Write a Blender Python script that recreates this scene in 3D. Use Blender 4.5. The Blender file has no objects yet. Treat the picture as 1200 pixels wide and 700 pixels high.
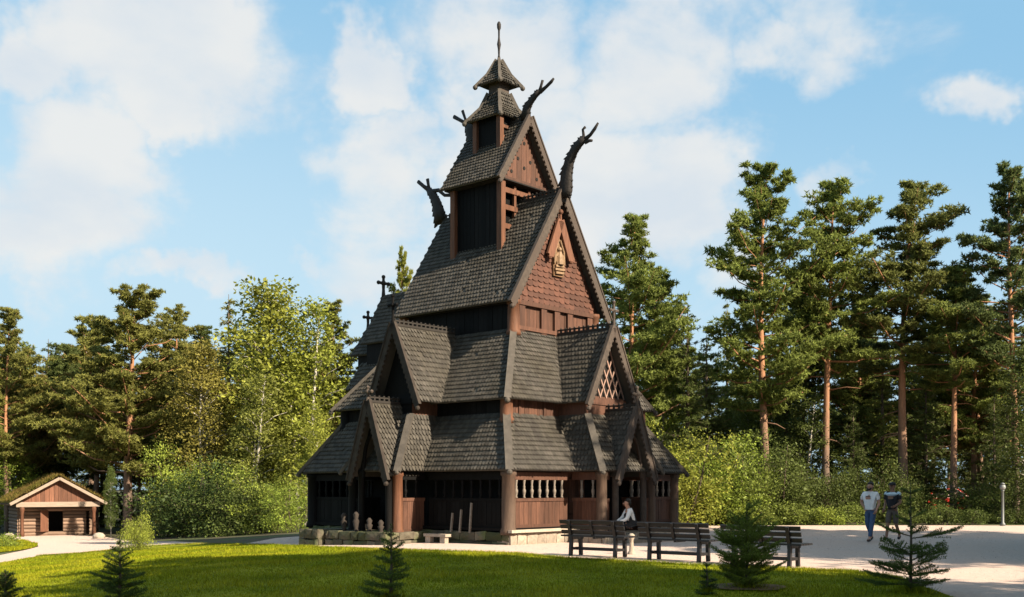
import bpy, bmesh, math, random
import numpy as np
from mathutils import Vector, Matrix
from mathutils.geometry import delaunay_2d_cdt
random.seed(7)
RNG = np.random.default_rng(11)
scene = bpy.context.scene
COL = scene.collection
PI = math.pi

# ------------------------------------------------------------------ camera numbers
F = 1259.0          # focal length in photo pixels (1200 wide)
HY = 572.0          # horizon row
EYE = 1.6

def smooth(t):
    t = min(1.0, max(0.0, t)); return t*t*(3-2*t)

def terrain(x, y):
    z = -1.0*smooth((-x-1.0)/21.0)
    z += 0.25*smooth((y-40)/30.0)*smooth((x-5)/20.0)
    z += 0.10*math.exp(-((x+3)**2/40.0+(y-22)**2/30.0))
    return z

def ground_at(px, py):
    """point of the terrain seen at a photo pixel"""
    z = 0.0
    for _ in range(60):
        D = (EYE-z)*F/max(py-HY, 4.0)
        X = (px-600.0)/F*D
        z = 0.5*z+0.5*terrain(X, D)
    return X, D

# ------------------------------------------------------------------ node helpers
def mat(name, col, rough=0.8, var=0.0, nscale=4.0, namount=0.25, bump=0.0, bscale=30.0,
        col2=None, island=False, tint=False, trans=0.0, stretch=None, spec=0.3, metallic=0.0,
        big=None, bigscale=0.6, emission=None):
    m = bpy.data.materials.new(name); m.use_nodes = True
    nt = m.node_tree; N = nt.nodes; L = nt.links
    N.clear()
    out = N.new('ShaderNodeOutputMaterial'); b = N.new('ShaderNodeBsdfPrincipled')
    b.inputs['Roughness'].default_value = rough
    b.inputs['Specular IOR Level'].default_value = spec
    b.inputs['Metallic'].default_value = metallic
    tc = N.new('ShaderNodeTexCoord')
    mp = N.new('ShaderNodeMapping'); L.new(tc.outputs['Object'], mp.inputs['Vector'])
    if stretch: mp.inputs['Scale'].default_value = stretch
    nz = N.new('ShaderNodeTexNoise'); nz.inputs['Scale'].default_value = nscale
    nz.inputs['Detail'].default_value = 5.0; nz.inputs['Roughness'].default_value = 0.65
    L.new(mp.outputs['Vector'], nz.inputs['Vector'])
    rampA = N.new('ShaderNodeMapRange')
    rampA.inputs['From Min'].default_value = 0.3; rampA.inputs['From Max'].default_value = 0.7
    L.new(nz.outputs['Fac'], rampA.inputs['Value'])
    mx = N.new('ShaderNodeMix'); mx.data_type = 'RGBA'
    c2 = col2 if col2 else tuple(c*(1-namount) for c in col)
    mx.inputs['A'].default_value = (*c2, 1); mx.inputs['B'].default_value = (*col, 1)
    L.new(rampA.outputs['Result'], mx.inputs['Factor'])
    cur = mx.outputs['Result']
    if big:
        n2 = N.new('ShaderNodeTexNoise'); n2.inputs['Scale'].default_value = bigscale
        n2.inputs['Detail'].default_value = 3.0
        L.new(tc.outputs['Object'], n2.inputs['Vector'])
        r2 = N.new('ShaderNodeMapRange'); r2.inputs['From Min'].default_value = 0.42; r2.inputs['From Max'].default_value = 0.62
        L.new(n2.outputs['Fac'], r2.inputs['Value'])
        m2 = N.new('ShaderNodeMix'); m2.data_type = 'RGBA'
        L.new(r2.outputs['Result'], m2.inputs['Factor']); L.new(cur, m2.inputs['A'])
        m2.inputs['B'].default_value = (*big, 1)
        cur = m2.outputs['Result']
    if island and var > 0:
        g = N.new('ShaderNodeNewGeometry')
        r = N.new('ShaderNodeMapRange'); r.inputs['To Min'].default_value = 1-var; r.inputs['To Max'].default_value = 1+var
        L.new(g.outputs['Random Per Island'], r.inputs['Value'])
        mm = N.new('ShaderNodeVectorMath'); mm.operation = 'SCALE'
        L.new(cur, mm.inputs[0]); L.new(r.outputs['Result'], mm.inputs['Scale'])
        cur = mm.outputs['Vector']
    if tint:
        oi = N.new('ShaderNodeObjectInfo')
        mm = N.new('ShaderNodeVectorMath'); mm.operation = 'MULTIPLY'
        L.new(cur, mm.inputs[0]); L.new(oi.outputs['Color'], mm.inputs[1])
        cur = mm.outputs['Vector']
    L.new(cur, b.inputs['Base Color'])
    if bump > 0:
        nb = N.new('ShaderNodeTexNoise'); nb.inputs['Scale'].default_value = bscale; nb.inputs['Detail'].default_value = 4.0
        L.new(mp.outputs['Vector'], nb.inputs['Vector'])
        bp = N.new('ShaderNodeBump'); bp.inputs['Strength'].default_value = bump; bp.inputs['Distance'].default_value = 0.03
        L.new(nb.outputs['Fac'], bp.inputs['Height']); L.new(bp.outputs['Normal'], b.inputs['Normal'])
    if emission:
        b.inputs['Emission Color'].default_value = (*emission[0], 1); b.inputs['Emission Strength'].default_value = emission[1]
    if trans > 0:
        t = N.new('ShaderNodeBsdfTranslucent'); L.new(cur, t.inputs['Color'])
        ms = N.new('ShaderNodeMixShader'); ms.inputs['Fac'].default_value = trans
        L.new(b.outputs['BSDF'], ms.inputs[1]); L.new(t.outputs['BSDF'], ms.inputs[2])
        L.new(ms.outputs['Shader'], out.inputs['Surface'])
    else:
        L.new(b.outputs['BSDF'], out.inputs['Surface'])
    return m

M = {}
M['shingle'] = mat('tarred_shingle', (0.073, 0.066, 0.057), 0.75, spec=0.2, var=0.32, nscale=1.4, namount=0.40, island=True, bump=0.3, bscale=40,
                   big=(0.050, 0.044, 0.035), bigscale=0.7)
M['roofbase'] = mat('tarred_roof_boards', (0.025, 0.021, 0.018), 0.8)
M['tar_shade'] = mat('tarred_and_shaded_wood', (0.0075, 0.007, 0.007), 0.6, spec=0.07, var=0.4, nscale=3, namount=0.5, island=True, stretch=(6, 6, 0.6), bump=0.3)  # tarred wood; on the south side its black also stands in for shade
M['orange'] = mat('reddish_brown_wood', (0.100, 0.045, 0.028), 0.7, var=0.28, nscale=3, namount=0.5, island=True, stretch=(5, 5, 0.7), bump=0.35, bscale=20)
M['gable'] = mat('reddish_brown_gable_shingle', (0.098, 0.040, 0.025), 0.7, var=0.30, nscale=2, namount=0.4, island=True, bump=0.3)
M['post'] = mat('sunbleached_post_wood', (0.145, 0.060, 0.031), 0.7, nscale=2.5, namount=0.6, stretch=(4, 4, 0.5), bump=0.3, bscale=18)
M['trim'] = mat('weathered_trim_wood', (0.078, 0.060, 0.048), 0.75, nscale=4, namount=0.5, stretch=(2, 2, 2), bump=0.3, big=(0.055, 0.04, 0.032), bigscale=0.9)
M['trim_shade'] = mat('shaded_trim_wood', (0.05, 0.04, 0.034), 0.8, nscale=4, namount=0.5, bump=0.3, spec=0.15)  # darker copy of the trim, south-side shade put into the colour
M['column'] = mat('weathered_column_wood', (0.105, 0.066, 0.046), 0.75, nscale=2.5, namount=0.55, stretch=(4, 4, 0.5), bump=0.3, bscale=18)
M['cap'] = mat('grey_hip_board', (0.085, 0.073, 0.061), 0.75, nscale=5, namount=0.45, bump=0.3)
M['dragon'] = mat('dark_carved_wood', (0.022, 0.017, 0.015), 0.7, nscale=5, namount=0.5, bump=0.5, bscale=14)
M['lattice'] = mat('pale_lattice_wood', (0.30, 0.19, 0.15), 0.7, nscale=8, namount=0.3)
M['grey'] = mat('grey_turned_wood', (0.21, 0.175, 0.145), 0.7, nscale=9, namount=0.4)
M['gold'] = mat('ochre_carved_wood', (0.26, 0.165, 0.095), 0.6, nscale=12, namount=0.45, bump=0.4)
M['niche'] = mat('pale_ochre_board', (0.19, 0.105, 0.055), 0.65, nscale=9, namount=0.4, bump=0.3)
M['stone'] = mat('mossy_granite', (0.115, 0.098, 0.070), 0.9, var=0.45, nscale=6, namount=0.5, island=True, bump=0.7, bscale=12, big=(0.055, 0.065, 0.025), bigscale=1.4)
M['palestone'] = mat('pale_granite', (0.36, 0.30, 0.24), 0.9, var=0.25, nscale=8, namount=0.4, island=True, bump=0.6, bscale=14)
M['log'] = mat('brown_log_wood', (0.23, 0.15, 0.105), 0.8, var=0.25, nscale=3, namount=0.45, island=True, stretch=(0.6, 5, 5), bump=0.4)
M['hutboard'] = mat('dark_red_brown_boards', (0.17, 0.075, 0.045), 0.8, var=0.35, nscale=3, namount=0.5, island=True, stretch=(5, 5, 0.6))
M['beam'] = mat('pale_beam_wood', (0.30, 0.235, 0.185), 0.8, nscale=4, namount=0.3, stretch=(0.6, 4, 4))
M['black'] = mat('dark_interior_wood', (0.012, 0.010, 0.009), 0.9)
M['bench'] = mat('black_painted_bench', (0.012, 0.011, 0.012), 0.5, nscale=6, namount=0.35, spec=0.4)
M['gravel'] = mat('fine_gravel', (0.57, 0.445, 0.385), 0.95, spec=0.08, nscale=14, namount=0.34, bump=0.5, bscale=90, big=(0.50, 0.375, 0.315), bigscale=0.35)
M['pebble'] = mat('grey_pebbles', (0.50, 0.41, 0.35), 0.9, var=0.35, island=True, nscale=5, namount=0.3)
M['soil'] = mat('forest_floor', (0.075, 0.06, 0.035), 0.95, nscale=2.0, namount=0.5, bump=0.6, bscale=10, big=(0.05, 0.065, 0.02), bigscale=0.4)
M['lawn'] = mat('lawn_turf', (0.165, 0.190, 0.008), 0.95, spec=0.08, nscale=5, namount=0.50, bump=0.6, bscale=70, big=(0.225, 0.225, 0.012), bigscale=0.55)
M['blade'] = mat('grass_blade', (0.195, 0.228, 0.008), 0.7, spec=0.08, var=0.5, island=True, nscale=0.9, namount=0.42, trans=0.3, big=(0.25, 0.24, 0.012), bigscale=0.5)
M['turf'] = mat('dry_turf', (0.125, 0.115, 0.022), 0.8, var=0.5, island=True, nscale=1.2, namount=0.5, trans=0.25, spec=0.08, big=(0.15, 0.10, 0.035), bigscale=0.9)
M['needle'] = mat('conifer_needles', (0.152, 0.182, 0.058), 0.6, spec=0.15, var=0.45, island=True, nscale=0.55, namount=0.4, tint=True, trans=0.42)
M['leaf'] = mat('broad_leaves', (0.138, 0.172, 0.048), 0.55, spec=0.15, var=0.45, island=True, nscale=0.6, namount=0.4, tint=True, trans=0.35)
M['bark_pine'] = None
M['birch'] = mat('birch_bark', (0.50, 0.46, 0.40), 0.8, nscale=3, namount=0.65, stretch=(1, 1, 3))
M['bark'] = mat('grey_brown_bark', (0.12, 0.09, 0.065), 0.9, nscale=5, namount=0.5, bump=0.6, stretch=(3, 3, 0.6))
M['skin'] = mat('skin_tone', (0.42, 0.23, 0.16), 0.5, nscale=10, namount=0.1)
M['skin_dark'] = mat('tanned_skin_tone', (0.26, 0.14, 0.09), 0.5, nscale=10, namount=0.1)
M['hair'] = mat('dark_hair', (0.018, 0.013, 0.010), 0.6, nscale=20, namount=0.4)
M['white_cloth'] = mat('white_cotton', (0.72, 0.72, 0.72), 0.85, nscale=6, namount=0.12, bump=0.4, bscale=9)
M['blue_cloth'] = mat('pale_blue_cotton', (0.50, 0.62, 0.70), 0.85, nscale=6, namount=0.15, bump=0.3, bscale=9)
M['jeans'] = mat('blue_denim', (0.055, 0.10, 0.19), 0.85, nscale=7, namount=0.3, bump=0.3, bscale=9)
M['dark_cloth'] = mat('charcoal_cotton', (0.022, 0.022, 0.026), 0.85, nscale=6, namount=0.3, bump=0.3, bscale=9)
M['khaki'] = mat('grey_brown_twill', (0.12, 0.10, 0.085), 0.85, nscale=6, namount=0.25, bump=0.3, bscale=9)
M['shoe'] = mat('dark_leather', (0.02, 0.018, 0.02), 0.5)
M['ink'] = mat('dark_print', (0.05, 0.05, 0.055), 0.8)
M['steel'] = mat('grey_painted_metal', (0.14, 0.15, 0.15), 0.5, nscale=5, namount=0.2, metallic=0.2)
M['globe'] = mat('frosted_glass', (0.20, 0.21, 0.21), 0.3, nscale=3, namount=0.05)
M['red'] = mat('red_car_paint', (0.42, 0.02, 0.015), 0.3, spec=0.5, nscale=2, namount=0.1)
M['glass'] = mat('dark_window_glass', (0.02, 0.025, 0.03), 0.08, spec=0.6)
M['rubber'] = mat('black_rubber', (0.015, 0.015, 0.015), 0.8)
M['lampglass'] = mat('pale_headlight_glass', (0.7, 0.7, 0.68), 0.2)

def bark_pine():
    m = bpy.data.materials.new('pine_bark'); m.use_nodes = True
    nt = m.node_tree; N = nt.nodes; L = nt.links
    b = N['Principled BSDF']; b.inputs['Roughness'].default_value = 0.9
    tc = N.new('ShaderNodeTexCoord'); sp = N.new('ShaderNodeSeparateXYZ'); L.new(tc.outputs['Object'], sp.inputs[0])
    r = N.new('ShaderNodeMapRange'); r.inputs['From Min'].default_value = 2.0; r.inputs['From Max'].default_value = 7.0
    L.new(sp.outputs['Z'], r.inputs['Value'])
    mp = N.new('ShaderNodeMapping'); mp.inputs['Scale'].default_value = (4, 4, 0.9); L.new(tc.outputs['Object'], mp.inputs['Vector'])
    nz = N.new('ShaderNodeTexNoise'); nz.inputs['Scale'].default_value = 4; L.new(mp.outputs[0], nz.inputs['Vector'])
    lo = N.new('ShaderNodeMix'); lo.data_type = 'RGBA'; lo.inputs['A'].default_value = (0.06, 0.045, 0.035, 1); lo.inputs['B'].default_value = (0.19, 0.13, 0.095, 1)
    hi = N.new('ShaderNodeMix'); hi.data_type = 'RGBA'; hi.inputs['A'].default_value = (0.20, 0.085, 0.04, 1); hi.inputs['B'].default_value = (0.40, 0.20, 0.10, 1)
    L.new(nz.outputs['Fac'], lo.inputs['Factor']); L.new(nz.outputs['Fac'], hi.inputs['Factor'])
    mx = N.new('ShaderNodeMix'); mx.data_type = 'RGBA'
    L.new(r.outputs[0], mx.inputs['Factor']); L.new(lo.outputs['Result'], mx.inputs['A']); L.new(hi.outputs['Result'], mx.inputs['B'])
    L.new(mx.outputs['Result'], b.inputs['Base Color'])
    bp = N.new('ShaderNodeBump'); bp.inputs['Strength'].default_value = 0.6; bp.inputs['Distance'].default_value = 0.03
    L.new(nz.outputs['Fac'], bp.inputs['Height']); L.new(bp.outputs[0], b.inputs['Normal'])
    return m
M['bark_pine'] = bark_pine()

# ------------------------------------------------------------------ object helpers
def tag(o, label=None, cat=None, group=None, kind=None):
    if label: o['label'] = label
    if cat: o['category'] = cat
    if group: o['group'] = group
    if kind: o['kind'] = kind
    return o

def empty(name, loc=(0, 0, 0), rz=0.0):
    o = bpy.data.objects.new(name, None); COL.objects.link(o)
    o.location = loc; o.rotation_euler = (0, 0, rz); o.empty_display_size = 0.3
    return o

def link(name, me, parent=None, loc=None):
    o = bpy.data.objects.new(name, me); COL.objects.link(o)
    if parent: o.parent = parent
    if loc is not None: o.location = loc
    return o

def vnorm(v):
    v = Vector(v); l = v.length
    return v/l if l > 1e-9 else Vector((0, 0, 1))

class MB:
    """collects shapes, then links them as ONE mesh object"""
    def __init__(self, xf=None):
        self.v = []; self.f = []; self.xf = xf
    def add(self, vs, fs):
        n = len(self.v)
        if self.xf: vs = [self.xf(p) for p in vs]
        self.v += [tuple(p) for p in vs]
        self.f += [tuple(i+n for i in f) for f in fs]
    def box(self, x0, x1, y0, y1, z0, z1):
        vs = [(x, y, z) for z in (z0, z1) for y in (y0, y1) for x in (x0, x1)]
        self.add(vs, [(0, 2, 3, 1), (4, 5, 7, 6), (0, 1, 5, 4), (1, 3, 7, 5), (3, 2, 6, 7), (2, 0, 4, 6)])
    def beam(self, p0, p1, w, h, up=(0, 0, 1), bev=0.0):
        """bar from p0 to p1; w across, h along up"""
        p0 = Vector(p0); p1 = Vector(p1); d = vnorm(p1-p0); up = Vector(up)
        s = d.cross(up)
        if s.length < 1e-5: s = d.cross(Vector((1, 0, 0)))
        s.normalize(); u = s.cross(d).normalized()
        vs = []
        for p in (p0, p1):
            for a, b in ((-1, -1), (1, -1), (1, 1), (-1, 1)):
                vs.append(p+s*(a*w/2)+u*(b*h/2))
        self.add(vs, [(0, 3, 2, 1), (4, 5, 6, 7), (0, 1, 5, 4), (1, 2, 6, 5), (2, 3, 7, 6), (3, 0, 4, 7)])
    def tube(self, pts, rad, n=8, flat=None, cap=True):
        """flat: (axis, factor) squashes the section along a world axis"""
        pts = [Vector(p) for p in pts]
        if not hasattr(rad, '__len__'): rad = [rad]*len(pts)
        vs = []; fs = []
        ref = None
        for i, p in enumerate(pts):
            d = vnorm(pts[min(i+1, len(pts)-1)]-pts[max(i-1, 0)])
            if ref is None:
                ref = Vector((1, 0, 0)) if abs(d.x) < 0.9 else Vector((0, 1, 0))
            s = (ref-d*ref.dot(d)); s = vnorm(s); ref = s
            t = d.cross(s)
            for k in range(n):
                a = 2*PI*k/n
                o = s*math.cos(a)*rad[i]+t*math.sin(a)*rad[i]
                if flat: o[flat[0]] *= flat[1]
                vs.append(p+o)
        for i in range(len(pts)-1):
            for k in range(n):
                a = i*n+k; b = i*n+(k+1) % n
                fs.append((a, b, b+n, a+n))
        if cap:
            fs.append(tuple(range(n-1, -1, -1))); m = (len(pts)-1)*n
            fs.append(tuple(m+k for k in range(n)))
        self.add(vs, fs)
    def lathe(self, c, prof, n=10):
        c = Vector(c)
        self.tube([c+Vector((0, 0, z)) for r, z in prof], [max(r, 0.002) for r, z in prof], n)
    def ball(self, c, r, n=8, sq=(1, 1, 1)):
        c = Vector(c); vs = []; fs = []; m = max(4, n//2+1)
        for i in range(m+1):
            th = PI*i/m
            for k in range(n):
                a = 2*PI*k/n
                rr = max(math.sin(th), 0.01)
                vs.append(c+Vector((rr*math.cos(a)*r*sq[0], rr*math.sin(a)*r*sq[1], -math.cos(th)*r*sq[2])))
        for i in range(m):
            for k in range(n):
                a = i*n+k; b = i*n+(k+1) % n
                fs.append((a, b, b+n, a+n))
        fs.append(tuple(range(n-1, -1, -1))); fs.append(tuple(m*n+k for k in range(n)))
        self.add(vs, fs)
    def prism(self, poly, d):
        """polygon (list of 3D points) pushed along vector d"""
        d = Vector(d); n = len(poly)
        vs = [Vector(p) for p in poly]+[Vector(p)+d for p in poly]
        fs = [tuple(range(n)), tuple(range(2*n-1, n-1, -1))]
        for k in range(n): fs.append((k, (k+1) % n+0, (k+1) % n+n, k+n)[::-1])
        self.add(vs, fs)
    def shingles(self, bl, br, tr, tl, w=0.13, ex=0.165, th=0.028, point=0.75, base=True, lift=0.046, inset=0.0, cover=0.41):
        """one roof plane as overlapping pointed shingles on a board deck"""
        bl, br, tr, tl = (Vector(p) for p in (bl, br, tr, tl))
        e = vnorm(br-bl)
        up = tl-bl; s = up-e*up.dot(e); H = s.length; s = vnorm(s)
        n = e.cross(s).normalized()
        if base:
            t = n*-0.05
            self.prism([bl, br, tr, tl], t)
        rows = max(1, int(round(H/ex))); ex = H/rows
        for r in range(rows):
            f0 = r/rows; fm = (r+0.5)/rows
            L = bl.lerp(tl, fm); R = br.lerp(tr, fm)
            xl = (L-bl).dot(e)+inset; xr = (R-bl).dot(e)-inset
            wid = xr-xl
            if wid < w*0.5: continue
            cnt = max(1, int(round(wid/w))); ww = wid/cnt
            off = 0.5 if r % 2 else 0.0
            for k in range(cnt+(0 if not off else -1)):
                cx = xl+(k+0.5+off)*ww
                if random.random() < 0.006: continue
                hw = ww*cover
                s0 = r*ex-0.02+random.uniform(-0.005, 0.005); s1 = s0+ex*1.3
                lf = lift*random.uniform(0.9, 1.12); s0 += random.choice((0,)*60+(-.03,))
                g = random.uniform(-0.006, 0.006)
                tip = s0; sh = s0+ex*point*0.6
                top = [(cx-hw, s1, 0.012), (cx-hw, sh, lf), (cx-hw*0.45, tip+0.012, lf+0.004+g), (cx+hw*0.45, tip+0.012, lf+0.004-g), (cx+hw, sh, lf), (cx+hw, s1, 0.012)]
                vs = [bl+e*a+s*b+n*c for a, b, c in top]
                vs += [bl+e*a+s*b+n*(c-th) for a, b, c in top[1:5]]
                self.add(vs, [(0, 1, 2, 3, 4, 5), (1, 6, 7, 2), (2, 7, 8, 3), (3, 8, 9, 4)])
    def planks(self, x0, x1, z0, z1, y, th=0.03, w=0.16, axis='x', gap=0.008):
        """vertical boards in a wall whose outer face is at y (axis x) or at x (axis y)"""
        n = max(1, int(round((x1-x0)/w))); ww = (x1-x0)/n
        for k in range(n):
            a = x0+k*ww+gap/2; b = x0+(k+1)*ww-gap/2; j = random.uniform(0, 0.012)
            if axis == 'x': self.box(a, b, y+j, y+th+j, z0, z1)
            else: self.box(y+j, y+th+j, a, b, z0, z1)
    def build(self, name, m, parent=None, smooth_=False, loc=None):
        me = bpy.data.meshes.new(name)
        me.from_pydata(self.v, [], self.f); me.materials.append(m)
        bm = bmesh.new(); bm.from_mesh(me); bmesh.ops.recalc_face_normals(bm, faces=bm.faces); bm.to_mesh(me); bm.free()
        if smooth_:
            me.polygons.foreach_set('use_smooth', [True]*len(me.polygons))
        return link(name, me, parent, loc)

def raw_mesh(name, P, m, nv):
    """P (n*nv,3) unindexed faces of nv corners"""
    n = len(P)//nv
    me = bpy.data.meshes.new(name)
    me.vertices.add(n*nv); me.vertices.foreach_set('co', np.ascontiguousarray(P, dtype=np.float32).ravel())
    me.loops.add(n*nv); me.loops.foreach_set('vertex_index', np.arange(n*nv, dtype=np.int32))
    me.polygons.add(n); me.polygons.foreach_set('loop_start', np.arange(n, dtype=np.int32)*nv)
    me.polygons.foreach_set('loop_total', np.full(n, nv, dtype=np.int32))
    me.materials.append(m); me.update(calc_edges=True)
    return me
# ------------------------------------------------------------------ light and sky numbers
SUN_AZ, SUN_EL, SUN_W = 37.0, 34.0, 5.0
SKY_W, SKY_DUST, EXPOSURE = 0.05, 1.0, 1.45
VEIL, VEIL_C = 0.80, (2.35, 4.6, 6.5)
PALE_C = (4.4, 5.9, 6.8)
FILL_DIR, FILL_C = (.5, -.5, .72), (8.5, 7.9, 7.0)  # added fill glow, out of view
CL_LO, CL_HI, CL_MAX = 0.10, 0.58, 0.90
CL_DARK, CL_LIGHT = (5.3, 5.7, 6.1), (6.3, 6.3, 6.2)
CLOUDS = [(200, 50, 160, 1.0, 1.3), (25, 70, 75, .9, 1.0), (190, 120, 75, .9, 1.2), (90, 220, 125, 1.0, 1.1), (20, 265, 100, .8, 1.3), (215, 330, 85, .8, 2.6),
          (430, 215, 115, .95, 1.0), (440, 300, 110, .85, 1.2), (560, 200, 110, .8, 1.0), (720, 240, 150, 1.0, 1.0), (800, 220, 100, .9, 1.2), (590, 50, 120, .75, 1.3), (760, 85, 130, .75, 1.3), (430, 100, 60, .8, 1.2), (1155, 112, 70, .85, 1.5),
          (370, 318, 55, .8, 1.8), (960, 20, 90, .55, 1.6), (920, 75, 80, .55, 1.6), (500, 330, 140, .6, 1.3), (1000, 225, 45, .5, 2), (840, 300, 90, .55, 1.3), (660, 130, 90, .6, 1.4)]
# shade trees outside the picture: kind, x, y, height
def dc(t, c): return (.8*t+.6*c, -.6*t+.8*c)      # t towards the sun, c across
SHADE = [('pineE', *dc(5, 10), 14.5), ('pineG', *dc(2.0, 13.6), 15.5), ('spruceA', *dc(4, 12), 15), ('pineG', *dc(4.5, 16.0), 18.5), ('pineE', *dc(8, 15), 17), ('spruceA', *dc(11, 16.8), 18), ('pineG', *dc(14, 11), 19),
         ('spruceA', *dc(-1.5, 26.9), 15), ('pineG', *dc(-2, 29.3), 16), ('spruceA', *dc(-1.5, 31.6), 16.2), ('pineG', *dc(-1, 34), 16), ('pineG', *dc(4, 38), 16), ('pineG', *dc(9, 27), 17.5), ('pineE', *dc(10, 31), 17), ('spruceA', *dc(-3, 36), 13), ('pineG', *dc(10, 36), 16), ('spruceA', *dc(7, 26), 13),
         ('pineE', *dc(5, 29), 14), ('pineE', *dc(5, 33.5), 14), ('spruceA', *dc(14, 25.5), 16), ('spruceA', *dc(16, 29), 17), ('pineE', *dc(15, 33), 17), ('spruceA', *dc(6, 24.8), 9)]
# ------------------------------------------------------------------ STAVE CHURCH
# local axes: x runs right along the west front, y runs back along the south side
E0 = (-0.07, 29.3, 0.0)
church = empty('stave_church', E0, math.atan2(0.747, 0.665))
tag(church, 'tall dark tarred wooden stave church with tiered shingle roofs, gables and dragon heads', 'church')
T = 4.4
def Wm(p): return Vector((T+p[0], p[1], p[2]))        # (q right, p inward, z) for the west front
def Sm(p): return Vector((p[1], T-p[0], p[2]))        # the same for the south side
def Em(p): return Vector((T-p[0], 8.9-p[1], p[2]))
ZE1, ZT1, ZE2, ZT2, ZEM, ZRM = 2.10, 3.74, 4.15, 6.40, 7.22, 10.85
R1 = (0, 8.8, 0, 9.25); I1 = (1.05, 7.75, 1.05, 8.25)
R2 = (0.75, 8.05, 0.75, 8.5); I2 = (2.4, 6.4, 1.98, 6.85)

def quad_ring(mb, A, B, za, zb, **k):
    ax0, ax1, ay0, ay1 = A; bx0, bx1, by0, by1 = B
    mb.shingles((ax0, ay0, za), (ax1, ay0, za), (bx1, by0, zb), (bx0, by0, zb), **k)      # west
    mb.shingles((ax0, ay1, za), (ax0, ay0, za), (bx0, by0, zb), (bx0, by1, zb), **k)      # south
    mb.shingles((ax1, ay0, za), (ax1, ay1, za), (bx1, by1, zb), (bx1, by0, zb), **k)      # north
    mb.shingles((ax1, ay1, za), (ax0, ay1, za), (bx0, by1, zb), (bx1, by1, zb), **k)      # east

def hips(parent, A, B, za, zb, w=0.2, only=None):
    ax0, ax1, ay0, ay1 = A; bx0, bx1, by0, by1 = B
    for i, (p, q) in enumerate((((ax0, ay0, za), (bx0, by0, zb)), ((ax1, ay0, za), (bx1, by0, zb)), ((ax0, ay1, za), (bx0, by1, zb)), ((ax1, ay1, za), (bx1, by1, zb)))):
        mb = MB(); p = Vector(p); q = Vector(q); o = vnorm(Vector((p.x-T, p.y-T, 0)))
        d = (q-p).normalized(); up = vnorm(o-d*o.dot(d))
        mb.beam(p+up*0.02-d*0.05, q+up*0.02, w, 0.10, up)
        mb.ball(p+up*0.03-d*0.06+Vector((0, 0, -0.04)), 0.085, 8)
        mb.build('hip_board', M['cap'], parent)

def crest(mb, p0, p1, h=0.15, sp=0.17):
    p0 = Vector(p0); p1 = Vector(p1); n = max(2, int((p1-p0).length/sp)); Z = Vector((0, 0, 1))
    mb.beam(p0+Z*0.03, p1+Z*0.03, 0.10, 0.07)
    mb.beam(p0+Z*(h), p1+Z*(h), 0.035, 0.045)
    for k in range(n+1):
        c = p0.lerp(p1, k/n); mb.beam(c, c+Z*(h+0.005), 0.045, 0.06, (p1-p0))
        mb.ball(c+Z*(h+0.035), 0.034, 6)

def gable_roof(parent, mp, half, ze, zr, p0, p1, name, gable_name=None, wood='gable', crestname='ridge_crest', w=0.13, ex=0.165, verge=0.2, wall_p=None, fringe=True, tm='trim'):
    mb = MB()
    a = lambda q, p, z: mp((q, p, z))
    mb.shingles(a(-half, p1, ze), a(-half, p0, ze), a(0, p0, zr), a(0, p1, zr), w=w, ex=ex)
    mb.shingles(a(half, p0, ze), a(half, p1, ze), a(0, p1, zr), a(0, p0, zr), w=w, ex=ex)
    roof = mb.build(name, M['shingle'], parent)
    for s in (-1, 1):
        vb = MB()
        lo = Vector(a(s*(half+0.03), p0-0.035, ze-0.06)); hi = Vector(a(s*0.0, p0-0.035, zr+0.04))
        d = (hi-lo).normalized(); nrm = Vector(a(0, p0-1, 0))-Vector(a(0, p0, 0))
        vb.beam(lo-d*0.10, hi, 0.055, verge, nrm.cross(d))
        # top moulding
        up = nrm.cross(d); up = up if up.z > 0 else -up
        vb.beam(lo-d*0.10+up*(verge*0.5+0.015), hi+up*(verge*0.5+0.015), 0.11, 0.045, up)
        if fringe:
            L = (hi-lo).length; n = int(L/0.16)
            for k in range(n-1):
                c = lo.lerp(hi, (k+0.5)/n)-up*(verge*0.5+0.02)
                vb.ball(c, 0.055, 6, (0.6, 0.6, 1))
        vb.ball(lo-d*0.12+Vector((0, 0, -0.05)), 0.075, 8)
        vb.build('bargeboard', M[tm], parent)
    cb = MB(); crest(cb, a(0, p0+0.05, zr), a(0, p1, zr)); cb.build(crestname, M['roofbase'], parent)
    return roof

def gable_wall(parent, mp, half, ze, zr, p, name='gable_wall', m='gable', w=0.26, ex=0.17):
    mb = MB(); a = lambda q, z: mp((q, p, z))
    mb.shingles(a(-half, ze), a(half, ze), a(0.02, zr), a(-0.02, zr), w=w, ex=ex, lift=0.040, th=0.03, cover=0.488, point=0.55)
    return mb.build(name, M[m], parent)

def cross(parent, c, h, mp_axis, m='trim', arm=0.17, s=1.0):
    """little wooden cross standing on a gable; arms along mp_axis"""
    mb = MB(); c = Vector(c); ax = Vector(mp_axis); Z = Vector((0, 0, 1))
    mb.tube([c, c+Z*h*0.35, c+Z*h*0.5, c+Z*h], [0.055*s, 0.04*s, 0.045*s, 0.035*s], 8)
    k = c+Z*h*0.68
    mb.beam(k-ax*arm, k+ax*arm, 0.06*s, 0.07*s)
    for q in (k-ax*arm, k+ax*arm, c+Z*h): mb.ball(q, 0.058*s, 7)
    mb.ball(k, 0.075*s, 7)
    return mb.build('gable_cross', M[m], parent)

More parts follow.
